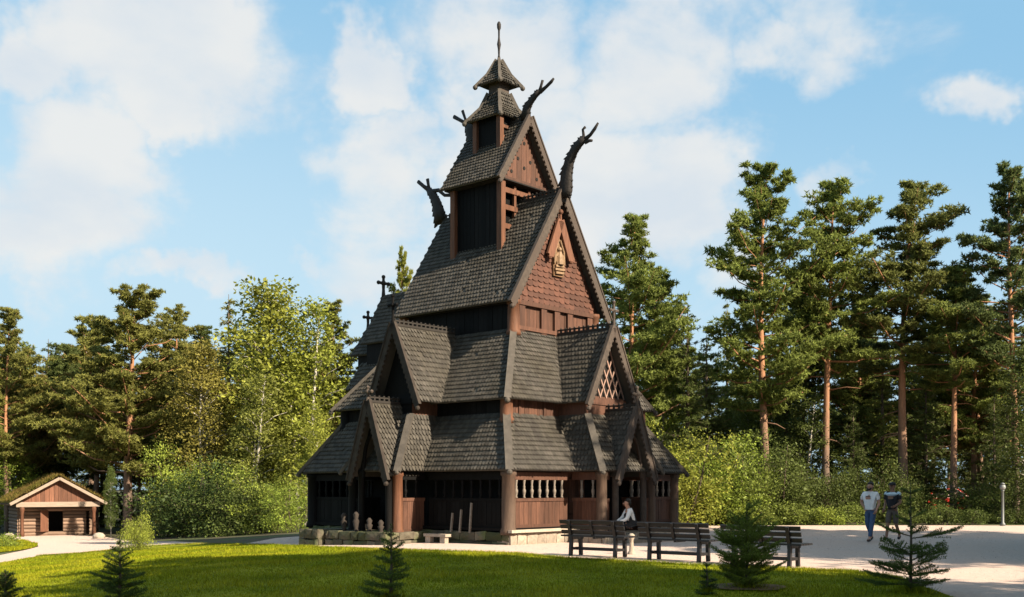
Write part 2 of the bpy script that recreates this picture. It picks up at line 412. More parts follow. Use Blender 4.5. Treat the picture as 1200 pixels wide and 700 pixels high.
# --- stone footing -----------------------------------------------------------
def stone_wall(mb, p0, p1, z0, z1, depth, rows=3, rng=random):
    """courses of rough blocks from p0 to p1 (2D), thickness to the left of the direction"""
    p0 = Vector((*p0, 0)); p1 = Vector((*p1, 0)); d = (p1-p0).normalized(); n = Vector((-d.y, d.x, 0)); L = (p1-p0).length
    z = z0
    for r in range(rows):
        h = (z1-z0)/rows; x = -rng.uniform(0, 0.15)
        while x < L:
            w = rng.uniform(0.28, 0.62); xe = min(x+w, L)
            xs = max(x, 0)
            if xe-xs > 0.05:
                j = [rng.uniform(-0.025, 0.025) for _ in range(8)]
                b = 0.012
                vs = []
                for kz, zz in ((0, z+b), (1, z+h-b)):
                    for kx, xx, off in ((0, xs+b, 0.0), (1, xe-b, 0.0)):
                        q = p0+d*xx
                        vs.append(q-n*(0.01+j[kz*4+kx])+Vector((0, 0, zz+j[kx])))
                        vs.append(q+n*depth+Vector((0, 0, zz)))
                # bulging outer face
                cen = p0+d*((xs+xe)/2)-n*0.05+Vector((0, 0, z+h/2))
                vs.append(cen)
                mb.add(vs, [(0, 2, 8), (2, 6, 8), (6, 4, 8), (4, 0, 8), (0, 1, 3, 2), (4, 6, 7, 5), (0, 4, 5, 1), (2, 3, 7, 6), (1, 5, 7, 3)])
            x = xe
        z += h
mb = MB()
stone_wall(mb, (0.18, 9.0), (0.18, 0.18), -0.7, 0.38, 0.5, 4)
mb.box(0.5, 8.4, 0.5, 8.9, -0.7, 0.33)
mb.build('stone_footing', M['stone'], church)
mb = MB()
stone_wall(mb, (0.18, 0.14), (8.65, 0.14), -0.4, 0.36, 0.5, 2)
mb.box(0.10, 8.7, 0.0, 0.14, 0.36, 0.44)
mb.build('stone_sill', M['palestone'], church)
mb = MB()   # south porch landing
stone_wall(mb, (-1.55, 6.0), (-1.55, 3.35), -0.7, 0.34, 0.45, 4); stone_wall(mb, (-1.55, 3.35), (0.2, 3.35), -0.6, 0.34, 0.4, 4)
stone_wall(mb, (0.2, 6.0), (-1.55, 6.0), -0.7, 0.34, 0.4, 4); mb.box(-1.2, 0.2, 3.7, 5.6, -0.6, 0.33)
stone_wall(mb, (-1.75, 7.0), (-1.75, 6.1), -0.8, 0.36, 0.4, 4); mb.box(-1.4, 0.1, 6.15, 6.9, -0.8, 0.35); stone_wall(mb, (0.1, 7.0), (-1.75, 7.0), -0.8, 0.36, 0.3, 4)
stone_wall(mb, (-1.75, 6.1), (-1.4, 6.1), -0.8, 0.36, 0.3, 4)
mb.build('porch_landing', M['stone'], church)
mb = MB()   # west porch steps
stone_wall(mb, (2.7, -1.3), (6.1, -1.3), -0.4, 0.30, 1.3, 1); mb.box(3.2, 5.6, -1.75, -1.32, -0.4, 0.16)
stone_wall(mb, (2.7, 0.1), (2.7, -1.3), -0.4, 0.30, 0.4, 1)
mb.build('porch_step', M['palestone'], church)

# --- ambulatory --------------------------------------------------------------
mb = MB(); mb.box(0.22, 8.58, 0.22, 9.0, 0.40, 0.48); mb.build('gallery_floor', M['tar_shade'], church)
def gallery_wall(mp, q0, q1, p, m, name='gallery_wall', z0=0.48, zr=1.22):
    mb = MB(lambda v: mp(v)); n = max(1, int((q1-q0)/0.17)); ww = (q1-q0)/n
    for k in range(n):
        j = random.uniform(0, 0.012); mb.box(q0+k*ww+.004, q0+(k+1)*ww-.004, p+j, p+0.05+j, z0, zr)
    mb.box(q0, q1, p-0.02, p+0.08, zr, zr+0.09)
    mb.box(q0, q1, p-0.012, p+0.07, z0-0.04, z0+0.09)
    b = MB(lambda v: mp(v)); b.box(q0, q1, p-0.03, p+0.10, 1.83, 2.04); b.build('gallery_beam', M[m], church)
    return mb.build(name, M[m], church)
bal_me = {}
def balusters(mp, q0, q1, p, n, m='grey', z0=1.31, z1=1.83):
    h = z1-z0
    prof = [(0.028, 0), (0.05, .04*h), (0.028, .12*h), (0.05, .3*h), (0.058, .42*h), (0.03, .55*h), (0.045, .62*h), (0.026, .7*h), (0.045, .92*h), (0.05, h)]
    for k in range(n):
        q = q0+(q1-q0)*(k+0.5)/n
        if m not in bal_me:
            b = MB(); b.lathe((0, 0, 0), prof, 8); o = b.build('baluster', M[m], church, True); bal_me[m] = o.data
        else: o = link('baluster', bal_me[m], church)
        o.location = mp((q, p+0.025, z0))
def post(c, z0, z1, r=0.17, m='post', name='corner_post', n=12):
    b = MB(); x, y = c
    b.lathe((x, y, 0), [(r*1.2, z0), (r*1.2, z0+0.12), (r*0.98, z0+0.2), (r, z0+(z1-z0)*0.5), (r*0.94, z1-0.16), (r*1.15, z1-0.12), (r*1.15, z1)], n)
    return b.build(name, M[m], church, True)
# west bays
gallery_wall(Wm, -4.0, -1.52, 0.28, 'orange'); balusters(Wm, -3.95, -1.6, 0.28, 7)
gallery_wall(Wm, 1.52, 4.1, 0.28, 'orange'); balusters(Wm, 1.6, 4.05, 0.28, 7)
# south bays, their shade put into the wood colour
gallery_wall(Sm, 0.95, 4.0, 0.28, 'tar_shade'); balusters(Sm, 1.05, 3.95, 0.28, 8, 'tar_shade')
gallery_wall(Sm, -4.5, -1.5, 0.28, 'tar_shade'); balusters(Sm, -4.4, -1.6, 0.28, 8, 'tar_shade')
mb = MB(); mb.box(8.45, 8.52, 0.3, 8.95, 0.48, 2.1); mb.box(0.3, 8.5, 8.90, 8.97, 0.48, 2.1); mb.build('gallery_wall', M['tar_shade'], church)
for c, k in (((0.30, 0.30), 'column'), ((8.50, 0.30), 'column'), ((0.30, 8.95), 'tar_shade'), ((8.50, 8.95), 'tar_shade')): post(c, 0.30, 2.08, 0.2, k)
# nave core seen through the arcade
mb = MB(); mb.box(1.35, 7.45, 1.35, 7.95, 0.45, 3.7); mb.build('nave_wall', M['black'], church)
mb = MB(); quad_ring(mb, R1, I1, ZE1, ZT1); mb.build('gallery_roof', M['shingle'], church); hips(church, R1, I1, ZE1, ZT1, 0.22)
# clerestory band under the second roof
def band(x0, x1, y0, y1, z0, z1, mw, ms):
    mb = MB(); mb.planks(x0, x1, z0, z1, y0, 0.06, 0.2); 
    for k in range(6):
        x = x0+(x1-x0)*(k+.5)/6; mb.box(x-.05, x+.05, y0-.03, y0+.03, z0, z1)
    mb.build('clerestory_wall', M[mw], church)
    mb = MB(); mb.planks(y0, y1, z0, z1, x0, 0.06, 0.2, axis='y'); mb.box(x1-.06, x1, y0, y1, z0, z1); mb.box(x0+.07, x1-.07, y1-.06, y1, z0, z1); mb.build('clerestory_wall', M[ms], church)
band(1.05, 7.75, 1.05, 8.25, 3.5, 4.3, 'orange', 'tar_shade')
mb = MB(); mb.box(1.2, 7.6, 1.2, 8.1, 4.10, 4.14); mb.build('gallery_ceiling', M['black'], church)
for c, k in (((1.08, 1.08), 'post'), ((7.72, 1.08), 'post'), ((1.08, 8.22), 'tar_shade')): post(c, 3.45, 4.3, 0.19, k)
mb = MB(); quad_ring(mb, R2, I2, ZE2, ZT2); mb.build('aisle_roof', M['shingle'], church); hips(church, R2, I2, ZE2, ZT2, 0.2)
# nave upper wall
mb = MB(); mb.planks(2.4, 6.4, 6.1, 7.24, 1.98, 0.06, 0.155)
for q in (2.72, 3.75, 4.4, 5.05, 6.08): mb.box(q-.13, q+.13, 1.90, 1.99, 6.35, 7.24)
mb.box(2.3, 6.5, 1.88, 2.0, 6.40, 6.52); mb.box(2.3, 6.5, 1.87, 2.0, 7.16, 7.30)
mb.build('nave_wall', M['orange'], church)
mb = MB(); mb.planks(2.05, 6.85, 6.1, 7.4, 2.4, 0.06, 0.2, axis='y'); mb.box(6.34, 6.4, 2.05, 6.85, 6.1, 7.4); mb.box(2.48, 6.33, 6.79, 6.85, 6.1, 7.4); mb.build('nave_wall', M['tar_shade'], church)
for c in ((2.42, 2.0), (6.38, 2.0), (2.42, 6.8)): post(c, 6.2, 7.3, 0.19)
# main roof
gable_roof(church, Wm, 2.32, ZEM, ZRM, 1.70, 7.04, 'nave_roof', verge=0.24)
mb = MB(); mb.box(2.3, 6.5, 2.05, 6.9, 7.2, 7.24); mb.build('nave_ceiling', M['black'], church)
g = gable_wall(church, Wm, 2.2, 7.30, 10.72, 1.96)
gable_wall(church, Em, 2.2, 7.30, 10.72, 2.05, m='tar_shade')
# niche with carved figure panel in the west gable
NS = 1.45
def Nm(p): return Wm((p[0]*NS, 1.92+(p[1]-1.95)*1.3, 8.86+(p[2]-9.0)*NS*.93))
mb = MB(Nm)
mb.prism([(-0.17, 1.90, 8.55), (0.17, 1.90, 8.55), (0.19, 1.90, 9.15), (0.0, 1.90, 9.55), (-0.19, 1.90, 9.15)], (0, 0.05, 0))
mb.build('carved_niche', M['niche'], church)
niche = church.children[-1]
mb = MB(Nm)
for z, w in ((8.62, .14), (8.70, .16), (8.78, .14)): mb.beam((-w, 1.87, z), (w, 1.87, z+.02), .05, .05)
mb.tube([(0, 1.87, 8.82), (0, 1.87, 9.0), (0, 1.87, 9.12)], [.10, .085, .05], 8); mb.ball((0, 1.87, 9.18), .055, 8)
for s in (-1, 1):
    mb.tube([(s*.05, 1.87, 9.08), (s*.13, 1.87, 9.0), (s*.11, 1.87, 8.88)], [.03, .028, .022], 6)
    mb.tube([(s*.16, 1.87, 8.84), (s*.15, 1.87, 9.12), (s*.02, 1.87, 9.40)], [.025, .022, .02], 6)
mb.build('figure_relief', M['gold'], niche)
mb = MB(Nm)
for s in (-1, 1):
    mb.beam((s*.36, 1.84, 8.98), (0, 1.84, 9.85), .20, .06, (0, 1, 0)); mb.ball((s*.36, 1.84, 8.95), .06, 7)
mb.tube([(0, 1.84, 9.85), (0, 1.84, 10.0)], [.03, .025], 6); mb.ball((0, 1.84, 10.05), .065, 8)
mb.build('niche_hood', M['hutboard'], niche)

# --- cross-gables of the aisle roof -----------------------------------------
def aisle_gable(mp, half, body, zr, p0, lattice):
    gable_roof(church, mp, half, ZE2, zr, p0, 2.3, 'dormer_roof', verge=0.19, tm='trim' if lattice else 'trim_shade')
    mb = MB(mp); mb.box(body-.02, body+.012, 0.02, 1.2, 3.3, 4.30); mb.build('dormer_wall', M['orange'], church); mb = MB(mp); mb.box(-body-.012, -body+.02, 0.02, 1.2, 3.3, 4.30); mb.build('dormer_wall', M['orange'], church)
    mb = MB(mp); mb.box(-body, body, 0.0, 1.2, 3.3, 4.35)
    mb.box(-body-.03, body+.03, -0.03, 0.05, 4.1, 4.3); mb.box(-body-.03, body+.03, -0.03, 0.05, 3.72, 3.82); mb.build('dormer_wall', M['orange' if lattice else 'tar_shade'], church)  # south front carries its shade as black colour
    mb = MB(mp); mb.prism([(-half*.86, 0.05, 4.25), (half*.86, 0.05, 4.25), (0, 0.05, zr-.15)], (0, .05, 0)); mb.build('dormer_gable', M['black' if lattice else 'tar_shade'], church)
    if lattice:
        mb = MB(mp); H = zr-.45-4.3
        for s in (-1, 1):
            for k in range(-3, 4):
                # diagonal slats clipped by the gable triangle
                pts = []
                for i in range(60):
                    t = i/59*2.2; q = k*0.30+s*t*0.5; z = 4.32+t
                    if abs(q) < half*.80*(1-(z-4.3)/(H+.30)) and z < zr-.3: pts.append((q, z))
                if len(pts) > 2: mb.beam((pts[0][0], 0.0+0.012*s, pts[0][1]), (pts[-1][0], 0.0+0.012*s, pts[-1][1]), .022, .045, (1, 0, 0))
        mb.build('lattice', M['lattice'], church)
aisle_gable(Wm, 1.18, 0.95, 6.40, -0.27, True)
aisle_gable(Sm, 1.0, 0.5, 6.45, -0.27, False)
cross(church, Wm((0, -0.29, 6.42)), 0.78, (1, 0, 0), 'trim')
cross(church, Sm((0, -0.29, 6.47)), 0.85, (0, 1, 0), 'tar_shade')

# --- gallery bays and porches -----------------------------------------------
def porch(mp, hl, hr, bl, br, half, zr, p0, wm, fm):
    # bay roof round the cross arm
    mb = MB(); pe = -1.0; zt = 3.78; a = lambda q, p, z: mp((q, p, z))
    mb.shingles(a(-hl, 1.0, ZE1), a(-hl, pe, ZE1), a(-bl, -0.03, zt), a(-bl, 1.2, zt))
    mb.shingles(a(-hl, pe, ZE1), a(hr, pe, ZE1), a(br, -0.03, zt), a(-bl, -0.03, zt))
    mb.shingles(a(hr, pe, ZE1), a(hr, 1.0, ZE1), a(br, 1.2, zt), a(br, -0.03, zt))
    mb.build('bay_roof', M['shingle'], church)
    for q, qb in ((-hl, -bl), (hr, br)):
        hb = MB(); p = Vector(a(q, pe, ZE1)); r = Vector(a(qb, -0.03, zt)); d = (r-p).normalized()
        o = vnorm(Vector(a(q*1.0, pe, 0))-Vector(a(0, 0.6, 0))); up = vnorm(o-d*o.dot(d))
        hb.beam(p-d*.05+up*.02, r+up*.02, .2, .09, up); hb.ball(p-d*.06, .075, 8); hb.build('hip_board', M['cap'], church)
    # bay walls: side panels with small arcade, open middle
    for s, q in ((-1, -hl+.26), (1, hr-.26)):
        w = MB(mp)
        n = 6
        for k in range(n):
            p = -0.72+k*1.0/n; w.box(q-.025, q+.025, p+.004, p+1.0/n-.004, .30, 1.22)
        w.box(q-.05, q+.05, -.74, .3, 1.22, 1.31); u = MB(mp); u.box(q-.05, q+.05, -.74, .3, 1.84, 2.06); u.build('bay_beam', M[fm], church)
        w.box(q-.04, q+.04, -.74, .3, .26, .40)
        w.build('bay_wall', M['orange' if s > 0 or fm == 'orange' else 'tar_shade'], church)  # south bay: brown on the sunlit side, shade painted black on the other
        for k in range(2):
            c = a(q, -0.45+k*.42, 0)
            o = link('baluster', bal_me['grey' if wm == 'orange' else 'tar_shade'], church); o.location = (c[0], c[1], 1.31)
        c = a(q, -.76, 0); post((c[0], c[1]), .22, 2.08, .16, 'post' if wm == 'tar_shade' and s > 0 else ('tar_shade' if wm == 'tar_shade' else 'column'), 'bay_post')
        w = MB(mp); e0, e1 = (q, -half-.05) if s < 0 else (half+.05, q)
        if e1-e0 > .15:
            w.box(e0, e1, -.78, -.72, .30, 1.2); w.box(e0, e1, -.80, -.70, 1.2, 1.29); w.build('bay_front', M[fm], church); w = MB(mp); w.box(e0, e1, -.80, -.70, 1.84, 2.06); w.build('bay_beam', M[fm], church)
    # porch gable
    gable_roof(church, mp, half, 1.95, zr, p0, 0.1, 'porch_roof', verge=0.2, w=.12, tm='trim' if wm == 'orange' else 'trim_shade')
    mb = MB(mp); zc = zr-.15
    # gable boards round a pointed opening
    n = 10; arch = [(half*.62*math.cos(PI*.5*i/n)**.8*1.0, 1.9+1.25*math.sin(PI*.5*i/n)) for i in range(n+1)]
    for s in (-1, 1):
        outer = [(s*half*.93, 1.95), (0, zc)]
        for i in range(n):
            q0, z0 = arch[i]; q1, z1 = arch[i+1]
            ob = lambda z: half*.93*(1-(z-1.95)/(zc-1.95))
            A = [(s*q0, p0+.22, z0), (s*max(ob(z0), q0), p0+.22, z0), (s*max(ob(z1), q1), p0+.22, z1), (s*q1, p0+.22, z1)]
            mb.prism(A, (0, .06, 0))
        A = [(0, p0+.22, arch[-1][1]), (s*half*.93*(1-(arch[-1][1]-1.95)/(zc-1.95)), p0+.22, arch[-1][1]), (0, p0+.22, zc)]
        mb.prism(A, (0, .06, 0))
    mb.build('porch_gable', M[wm], church)
    for s in (-1, 1):
        c = a(s*(half-.14), p0+.26, 0); post((c[0], c[1]), .22, 2.15, .105, 'trim' if wm == 'orange' else 'tar_shade', 'porch_post', 10)
        w = MB(mp); w.tube([(s*q, p0+.2, z) for q, z in arch], .045, 6); w.build('arch_moulding', M['trim' if wm == 'orange' else 'tar_shade'], church)
    w = MB(mp); n = 7
    for k in range(n): w.box(-.55+k*1.1/n+.004, -.55+(k+1)*1.1/n-.004, 1.26, 1.32, .45, 2.3)
    w.beam((-.5, 1.245, .8), (.5, 1.245, .8), .03, .06); w.beam((-.5, 1.245, 1.9), (.5, 1.245, 1.9), .03, .06)
    d = w.build('door', M['hutboard' if wm == 'orange' else 'tar_shade'], church)
    w = MB(mp); w.tube([(.38+.05*math.cos(t), 1.23, 1.35+.05*math.sin(t)) for t in [i*2*PI/10 for i in range(11)]], .012, 5); w.build('door_ring', M['black'], d)
porch(Wm, 1.5, 1.5, .95, .95, .85, 3.92, -1.12, 'orange', 'orange')
porch(Sm, 1.5, .98, .5, .5, .74, 4.10, -1.25, 'tar_shade', 'tar_shade')
cross(church, Wm((0, -1.14, 3.95)), 0.62, (1, 0, 0), 'trim')
cross(church, Sm((0, -1.27, 4.13)), 0.40, (0, 1, 0), 'trim')
# carved gate posts of the south porch
for y, z in ((4.95, .62), (4.35, .45), (3.85, .40), (5.5, .58)):
    b = MB(); b.lathe((-1.25, y, 0), [(.08, .25), (.09, .3), (.06, .4), (.10, .25+z*.6), (.06, .2+z*.8), (.09, .2+z), (.03, .28+z)], 10); b.build('gate_post', M['trim_shade'], church, True)
# loose boards leaning along the south ledge
for y, h in ((2.3, .55), (1.95, .65), (1.55, .85)):
    b = MB(); b.beam((0.05, y, .33), (0.12, y, .33+h), .05, .05, (0, 1, 0)); b.build('ledge_stake', M['grey'], church)
b = MB(); b.box(-.28, -.02, 2.2, 3.1, .20, .28); b.box(-.25, -.1, 2.25, 2.45, -.2, .2); b.box(-.25, -.1, 2.85, 3.05, -.2, .2); b.build('ledge_slab', M['palestone'], church)

# --- tower -------------------------------------------------------------------
mb = MB(); 
mb.planks(3.38, 5.42, 8.3, 11.5, 3.40, .05, .17, axis='y'); mb.box(5.35, 5.4, 3.40, 5.4, 8.3, 11.5); mb.box(3.46, 5.34, 5.35, 5.4, 8.3, 11.5)
mb.box(3.5, 5.3, 3.55, 3.6, 8.3, 11.5)
mb.build('belfry_wall', M['tar_shade'], church)
mb = MB(Wm)
for z in (9.95, 10.55, 11.1): mb.beam((-.95, -.0+3.40, z), (.95, 3.40, z), .12, .16)
for q in (-.35, .35): mb.beam((q, 3.42, 9.9), (q, 3.42, 11.3), .1, .1)
mb.build('belfry_rail', M['post'], church)
for c in ((3.36, 3.36), (5.44, 3.36), (3.36, 5.44)):
    b = MB(); b.box(c[0]-.1, c[0]+.1, c[1]-.1, c[1]+.1, 8.9, 11.4); b.build('belfry_post', M['post'], church)
gable_roof(church, Wm, 1.36, 11.40, 13.5, 3.06, 5.80, 'tower_roof', verge=.19, w=.12, ex=.15)
mb = MB(); mb.box(3.15, 5.65, 3.2, 5.7, 11.36, 11.40); mb.build('belfry_ceiling', M['black'], church)
mb = MB(Wm); n = 11
for k in range(n):
    q0 = -1.28+k*2.56/n; q1 = q0+2.56/n-.01
    f = lambda q: 11.42+2.0*(1-abs(q)/1.28)
    pts = [(q0, 3.30, 11.40), (q1, 3.30, 11.40), (q1, 3.30, max(f(q1), 11.41)), (q0, 3.30, max(f(q0), 11.41))]
    if q0 < 0 < q1: pts = pts[:3]+[(0, 3.30, f(0))]+pts[3:]
    mb.prism(pts, (0, .05, 0))
mb.box(-1.3, 1.3, 3.24, 3.38, 11.38, 11.50)
mb.build('tower_gable', M['orange'], church)
for q, z in ((0, 12.75), (-.3, 12.2), (.3, 12.2), (0, 11.95), (-.62, 11.72), (.62, 11.72)): mb = MB(Wm); mb.tube([(q, 3.285, z), (q, 3.32, z)], .06, 8); mb.build('gable_hole', M['black'], church)
mb = MB(); mb.box(T-.5, T+.5, T-.5, T+.5, 12.1, 13.75); mb.build('lantern_wall', M['tar_shade'], church)
mb = MB(Wm)
for z in (13.0, 13.35): mb.beam((-.5, T-.53, z), (.5, T-.53, z), .08, .1)
mb.build('lantern_rail', M['post'], church)
for sx, sy in ((-1, -1), (1, -1), (-1, 1)):
    b = MB(); b.box(T+sx*.53-.085, T+sx*.53+.085, T+sy*.53-.085, T+sy*.53+.085, 12.3, 13.72); b.build('lantern_post', M['post'], church)
def sq(h): return (T-h, T+h, T-h, T+h)
mb = MB(); quad_ring(mb, sq(.74), sq(.42), 13.66, 14.10, w=.12, ex=.13); quad_ring(mb, sq(.42), sq(.24), 14.10, 14.62, w=.11, ex=.13); mb.build('spire_roof', M['shingle'], church)
hips(church, sq(.76), sq(.43), 13.66, 14.10, .12); hips(church, sq(.43), sq(.25), 14.10, 14.62, .11)
mb = MB(); mb.box(*sq(.24), 14.5, 15.0); mb.build('spire_shaft', M['trim'], church)
mb = MB(); quad_ring(mb, sq(.50), sq(.26), 14.88, 15.22, w=.11, ex=.12); quad_ring(mb, sq(.26), sq(.045), 15.22, 15.74, w=.1, ex=.12); mb.build('spire_cap', M['shingle'], church)
hips(church, sq(.51), sq(.27), 14.88, 15.22, .1); hips(church, sq(.27), sq(.05), 15.22, 15.74, .09)
mb = MB(); mb.lathe((T, T, 0), [(.05, 15.68), (.055, 15.78), (.032, 15.9), (.04, 16.1), (.068, 16.26), (.042, 16.40), (.03, 16.5), (.033, 16.72), (.065, 16.80), (.07, 16.92), (.05, 16.98), (.015, 17.02)], 10)
mb.build('finial', M['dragon'], church, True)

# --- dragon heads on the ridge ends (in the plane of the ridge) ----------------
def rp(px, py):
    k = (px-600)/F; u = (2.856-k*32.587)/(.747+.665*k); D = 32.587+.665*u
    return Vector((T, u, 1.6+(572-py)*D/F))
def dragon(neck, jaws, extra=()):
    mb = MB(); pts = [rp(x, y) for x, y, r in neck]; rad = [r for x, y, r in neck]
    mb.tube(pts, rad, 10, flat=(0, .6))
    # scales along the back
    for i in range(len(pts)-1):
        for t in (0.2, .6):
            c = pts[i].lerp(pts[i+1], t); r = rad[i]*(1-t)+rad[i+1]*t
            d = (pts[i+1]-pts[i]).normalized(); o = Vector((0, -d.z, d.y))
            mb.ball(c+o*r*.92, r*.22, 6)
            q = c-o*r*.85; mb.prism([q-d*r*.45+Vector((.03, 0, 0)), q+d*r*.45+Vector((.03, 0, 0)), q-o*r*.55-d*r*.5+Vector((.03, 0, 0))], (-.06, 0, 0))
    for j in jaws:
        mb.tube([rp(x, y) for x, y, r in j], [r for x, y, r in j], 8, flat=(0, .7))
    mb.build('dragon_head', M['dragon'], church, True)
dragon([(661, 231, .24), (663, 224, .25), (664, 205, .22), (667, 190, .185), (673, 176, .16), (680, 167, .14), (686, 162, .11)],
       [[(682, 167, .09), (684, 159, .055), (683, 152, .045), (686, 149, .05)], [(684, 165, .09), (692, 158, .06), (697, 151, .06), (701, 144, .035)], [(686, 167, .07), (691, 165, .05), (694, 165, .04)]])
dragon([(616, 141, .20), (617, 128, .165), (622, 119, .125), (628, 111, .11), (633, 107, .085)],
       [[(632, 109, .08), (634, 101, .05), (636, 94, .05)], [(633, 108, .08), (640, 102, .06), (646, 96, .06), (649, 92, .04)]])
dragon([(517, 260, .27), (514, 248, .24), (511, 236, .18), (507, 228, .15), (501, 221, .10)],
       [[(503, 223, .10), (497, 219, .07), (490, 213, .07)], [(503, 224, .09), (502, 217, .06), (501, 210, .07)], [(506, 225, .10), (514, 223, .07), (521, 229, .06), (529, 229, .06)]])
dragon([(557, 178, .25), (554, 165, .22), (551, 153, .19), (548, 146, .14)],
       [[(549, 147, .09), (541, 142, .06), (532, 137, .07)], [(548, 146, .08), (545, 139, .05), (542, 130, .06)], [(550, 149, .08), (557, 146, .05), (561, 146, .04)]])

# --- chancel and apse behind ---------------------------------------------------
mb = MB(); mb.box(3.5, 5.3, 6.9, 10.0, .3, 6.9); mb.prism([(3.5, 9.95, 6.9), (5.3, 9.95, 6.9), (T, 9.95, 8.5)], (0, .05, 0)); mb.build('chancel_wall', M['tar_shade'], church)
mb = MB(); mb.shingles((3.38, 10.2, 6.75), (3.38, 6.6, 6.75), (T, 6.6, 8.62), (T, 10.2, 8.62)); mb.shingles((5.42, 6.6, 6.75), (5.42, 10.2, 6.75), (T, 10.2, 8.62), (T, 6.6, 8.62)); mb.build('chancel_roof', M['shingle'], church)
mb = MB(); mb.box(3.85, 4.95, 10.0, 10.9, .3, 6.5); mb.build('apse_wall', M['tar_shade'], church)
mb = MB(); mb.shingles((3.62, 11.05, 6.42), (3.62, 9.9, 6.42), (T, 9.9, 7.55), (T, 11.05, 7.55)); mb.shingles((5.18, 9.9, 6.42), (5.18, 11.05, 6.42), (T, 11.05, 7.55), (T, 9.9, 7.55)); mb.build('apse_roof', M['shingle'], church)
mb = MB(); mb.shingles((3.0, 10.6, 5.1), (3.0, 7.6, 5.1), (3.6, 7.6, 6.1), (3.6, 10.4, 6.1)); mb.build('chancel_aisle_roof', M['shingle'], church)
mb = MB(); mb.box(3.15, 5.65, 7.6, 10.5, .3, 5.12); mb.build('chancel_aisle_wall', M['tar_shade'], church)
mb = MB(); mb.box(1.9, 6.9, 8.0, 11.0, -.6, 2.12); mb.build('chancel_gallery', M['tar_shade'], church)
mb = MB(); mb.shingles((1.6, 11.2, 2.1), (1.6, 8.0, 2.1), (3.0, 8.0, 3.9), (3.0, 10.0, 3.9)); mb.shingles((7.2, 11.2, 2.1), (1.6, 11.2, 2.1), (3.0, 10.0, 3.9), (5.8, 10.0, 3.9)); mb.shingles((7.2, 8.0, 2.1), (7.2, 11.2, 2.1), (5.8, 10.0, 3.9), (5.8, 8.0, 3.9)); mb.build('chancel_aisle_roof', M['shingle'], church)
cross(church, (T, 10.12, 8.6), .72, (1, 0, 0), 'dragon', .24, 1.35)
cross(church, (T, 10.98, 7.5), .62, (1, 0, 0), 'dragon', .19, 1.2)
def unit(a): return a/np.maximum(np.linalg.norm(a, axis=-1, keepdims=True), 1e-9)
# ------------------------------------------------------------------ GROUND
def inside(poly, x, y):
    c = False; n = len(poly); j = n-1
    for i in range(n):
        xi, yi = poly[i]; xj, yj = poly[j]
        if (yi > y) != (yj > y) and x < (xj-xi)*(y-yi)/(yj-yi)+xi: c = not c
        j = i
    return c
def densify(poly, step):
    out = []
    for i, p in enumerate(poly):
        q = poly[(i+1) % len(poly)]; L = math.hypot(q[0]-p[0], q[1]-p[1]); n = max(1, int(L/step))
        out += [(p[0]+(q[0]-p[0])*k/n, p[1]+(q[1]-p[1])*k/n) for k in range(n)]
    return out
def round_poly(poly, it=2):
    for _ in range(it):
        o = []
        for i, p in enumerate(poly):
            q = poly[(i+1) % len(poly)]
            o += [(p[0]*.75+q[0]*.25, p[1]*.75+q[1]*.25), (p[0]*.25+q[0]*.75, p[1]*.25+q[1]*.75)]
        poly = o
    return poly
def sheet(name, poly, dz, m, step=0.8, wob=0.0):
    b = densify(poly, step)
    if wob: b = [(x+RNG.normal()*wob, y+RNG.normal()*wob) for x, y in b]
    pts = [Vector(p) for p in b]; nb = len(pts)
    xs = [p[0] for p in b]; ys = [p[1] for p in b]
    y = min(ys)+step/2; r = 0
    while y < max(ys):
        x = min(xs)+step*(0.25+.5*(r % 2))
        while x < max(xs):
            if inside(b, x, y) and inside(b, x+.3*step, y) and inside(b, x-.3*step, y) and inside(b, x, y+.3*step) and inside(b, x, y-.3*step): pts.append(Vector((x, y)))
            x += step
        y += step; r += 1
    edges = [(i, (i+1) % nb) for i in range(nb)]
    v, e, f, *_ = delaunay_2d_cdt(pts, edges, [list(range(nb))], 1, 1e-5)
    me = bpy.data.meshes.new(name)
    vs = [(p.x, p.y, terrain(p.x, p.y)+dz) for p in v]
    fs = []
    for q in f:
        a, b_, c = (v[i] for i in q[:3])
        fs.append(tuple(q) if (b_-a).cross(c-a) > 0 else tuple(reversed(q)))
    me.from_pydata(vs, [], fs); me.materials.append(m)
    me.polygons.foreach_set('use_smooth', [True]*len(me.polygons))
    o = link(name, me); return o

def pebbles(poly, n):
    xs = [p[0] for p in poly]; P = []
    while len(P) < n:
        y = RNG.uniform(14, 40); x = RNG.uniform(-.5, .5)*y
        if RNG.random() < (17/y)**1.5 and inside(poly, x, y): P.append((x, y, terrain(x, y)+.014))
    C = np.array(P); m = len(C); r = RNG.uniform(.004, .013, m)[:, None]*np.clip(C[:, 1:2]/20, .8, 2)
    v = unit(RNG.normal(size=(m, 4, 3)))*r[:, None]; v[..., 2] = np.abs(v[..., 2])*.8
    v[:, 3, 2] += r[:, 0]*.5; B = C[:, None, :]+v
    F4 = B[:, [[0, 1, 2], [0, 1, 3], [1, 2, 3], [2, 0, 3]]]
    tag(link('gravel_stones', raw_mesh('gravel_stones', F4.reshape(-1, 3), M['pebble'], 3)), 'small loose stones strewn over the gravel plaza and paths', 'gravel', kind='stuff')
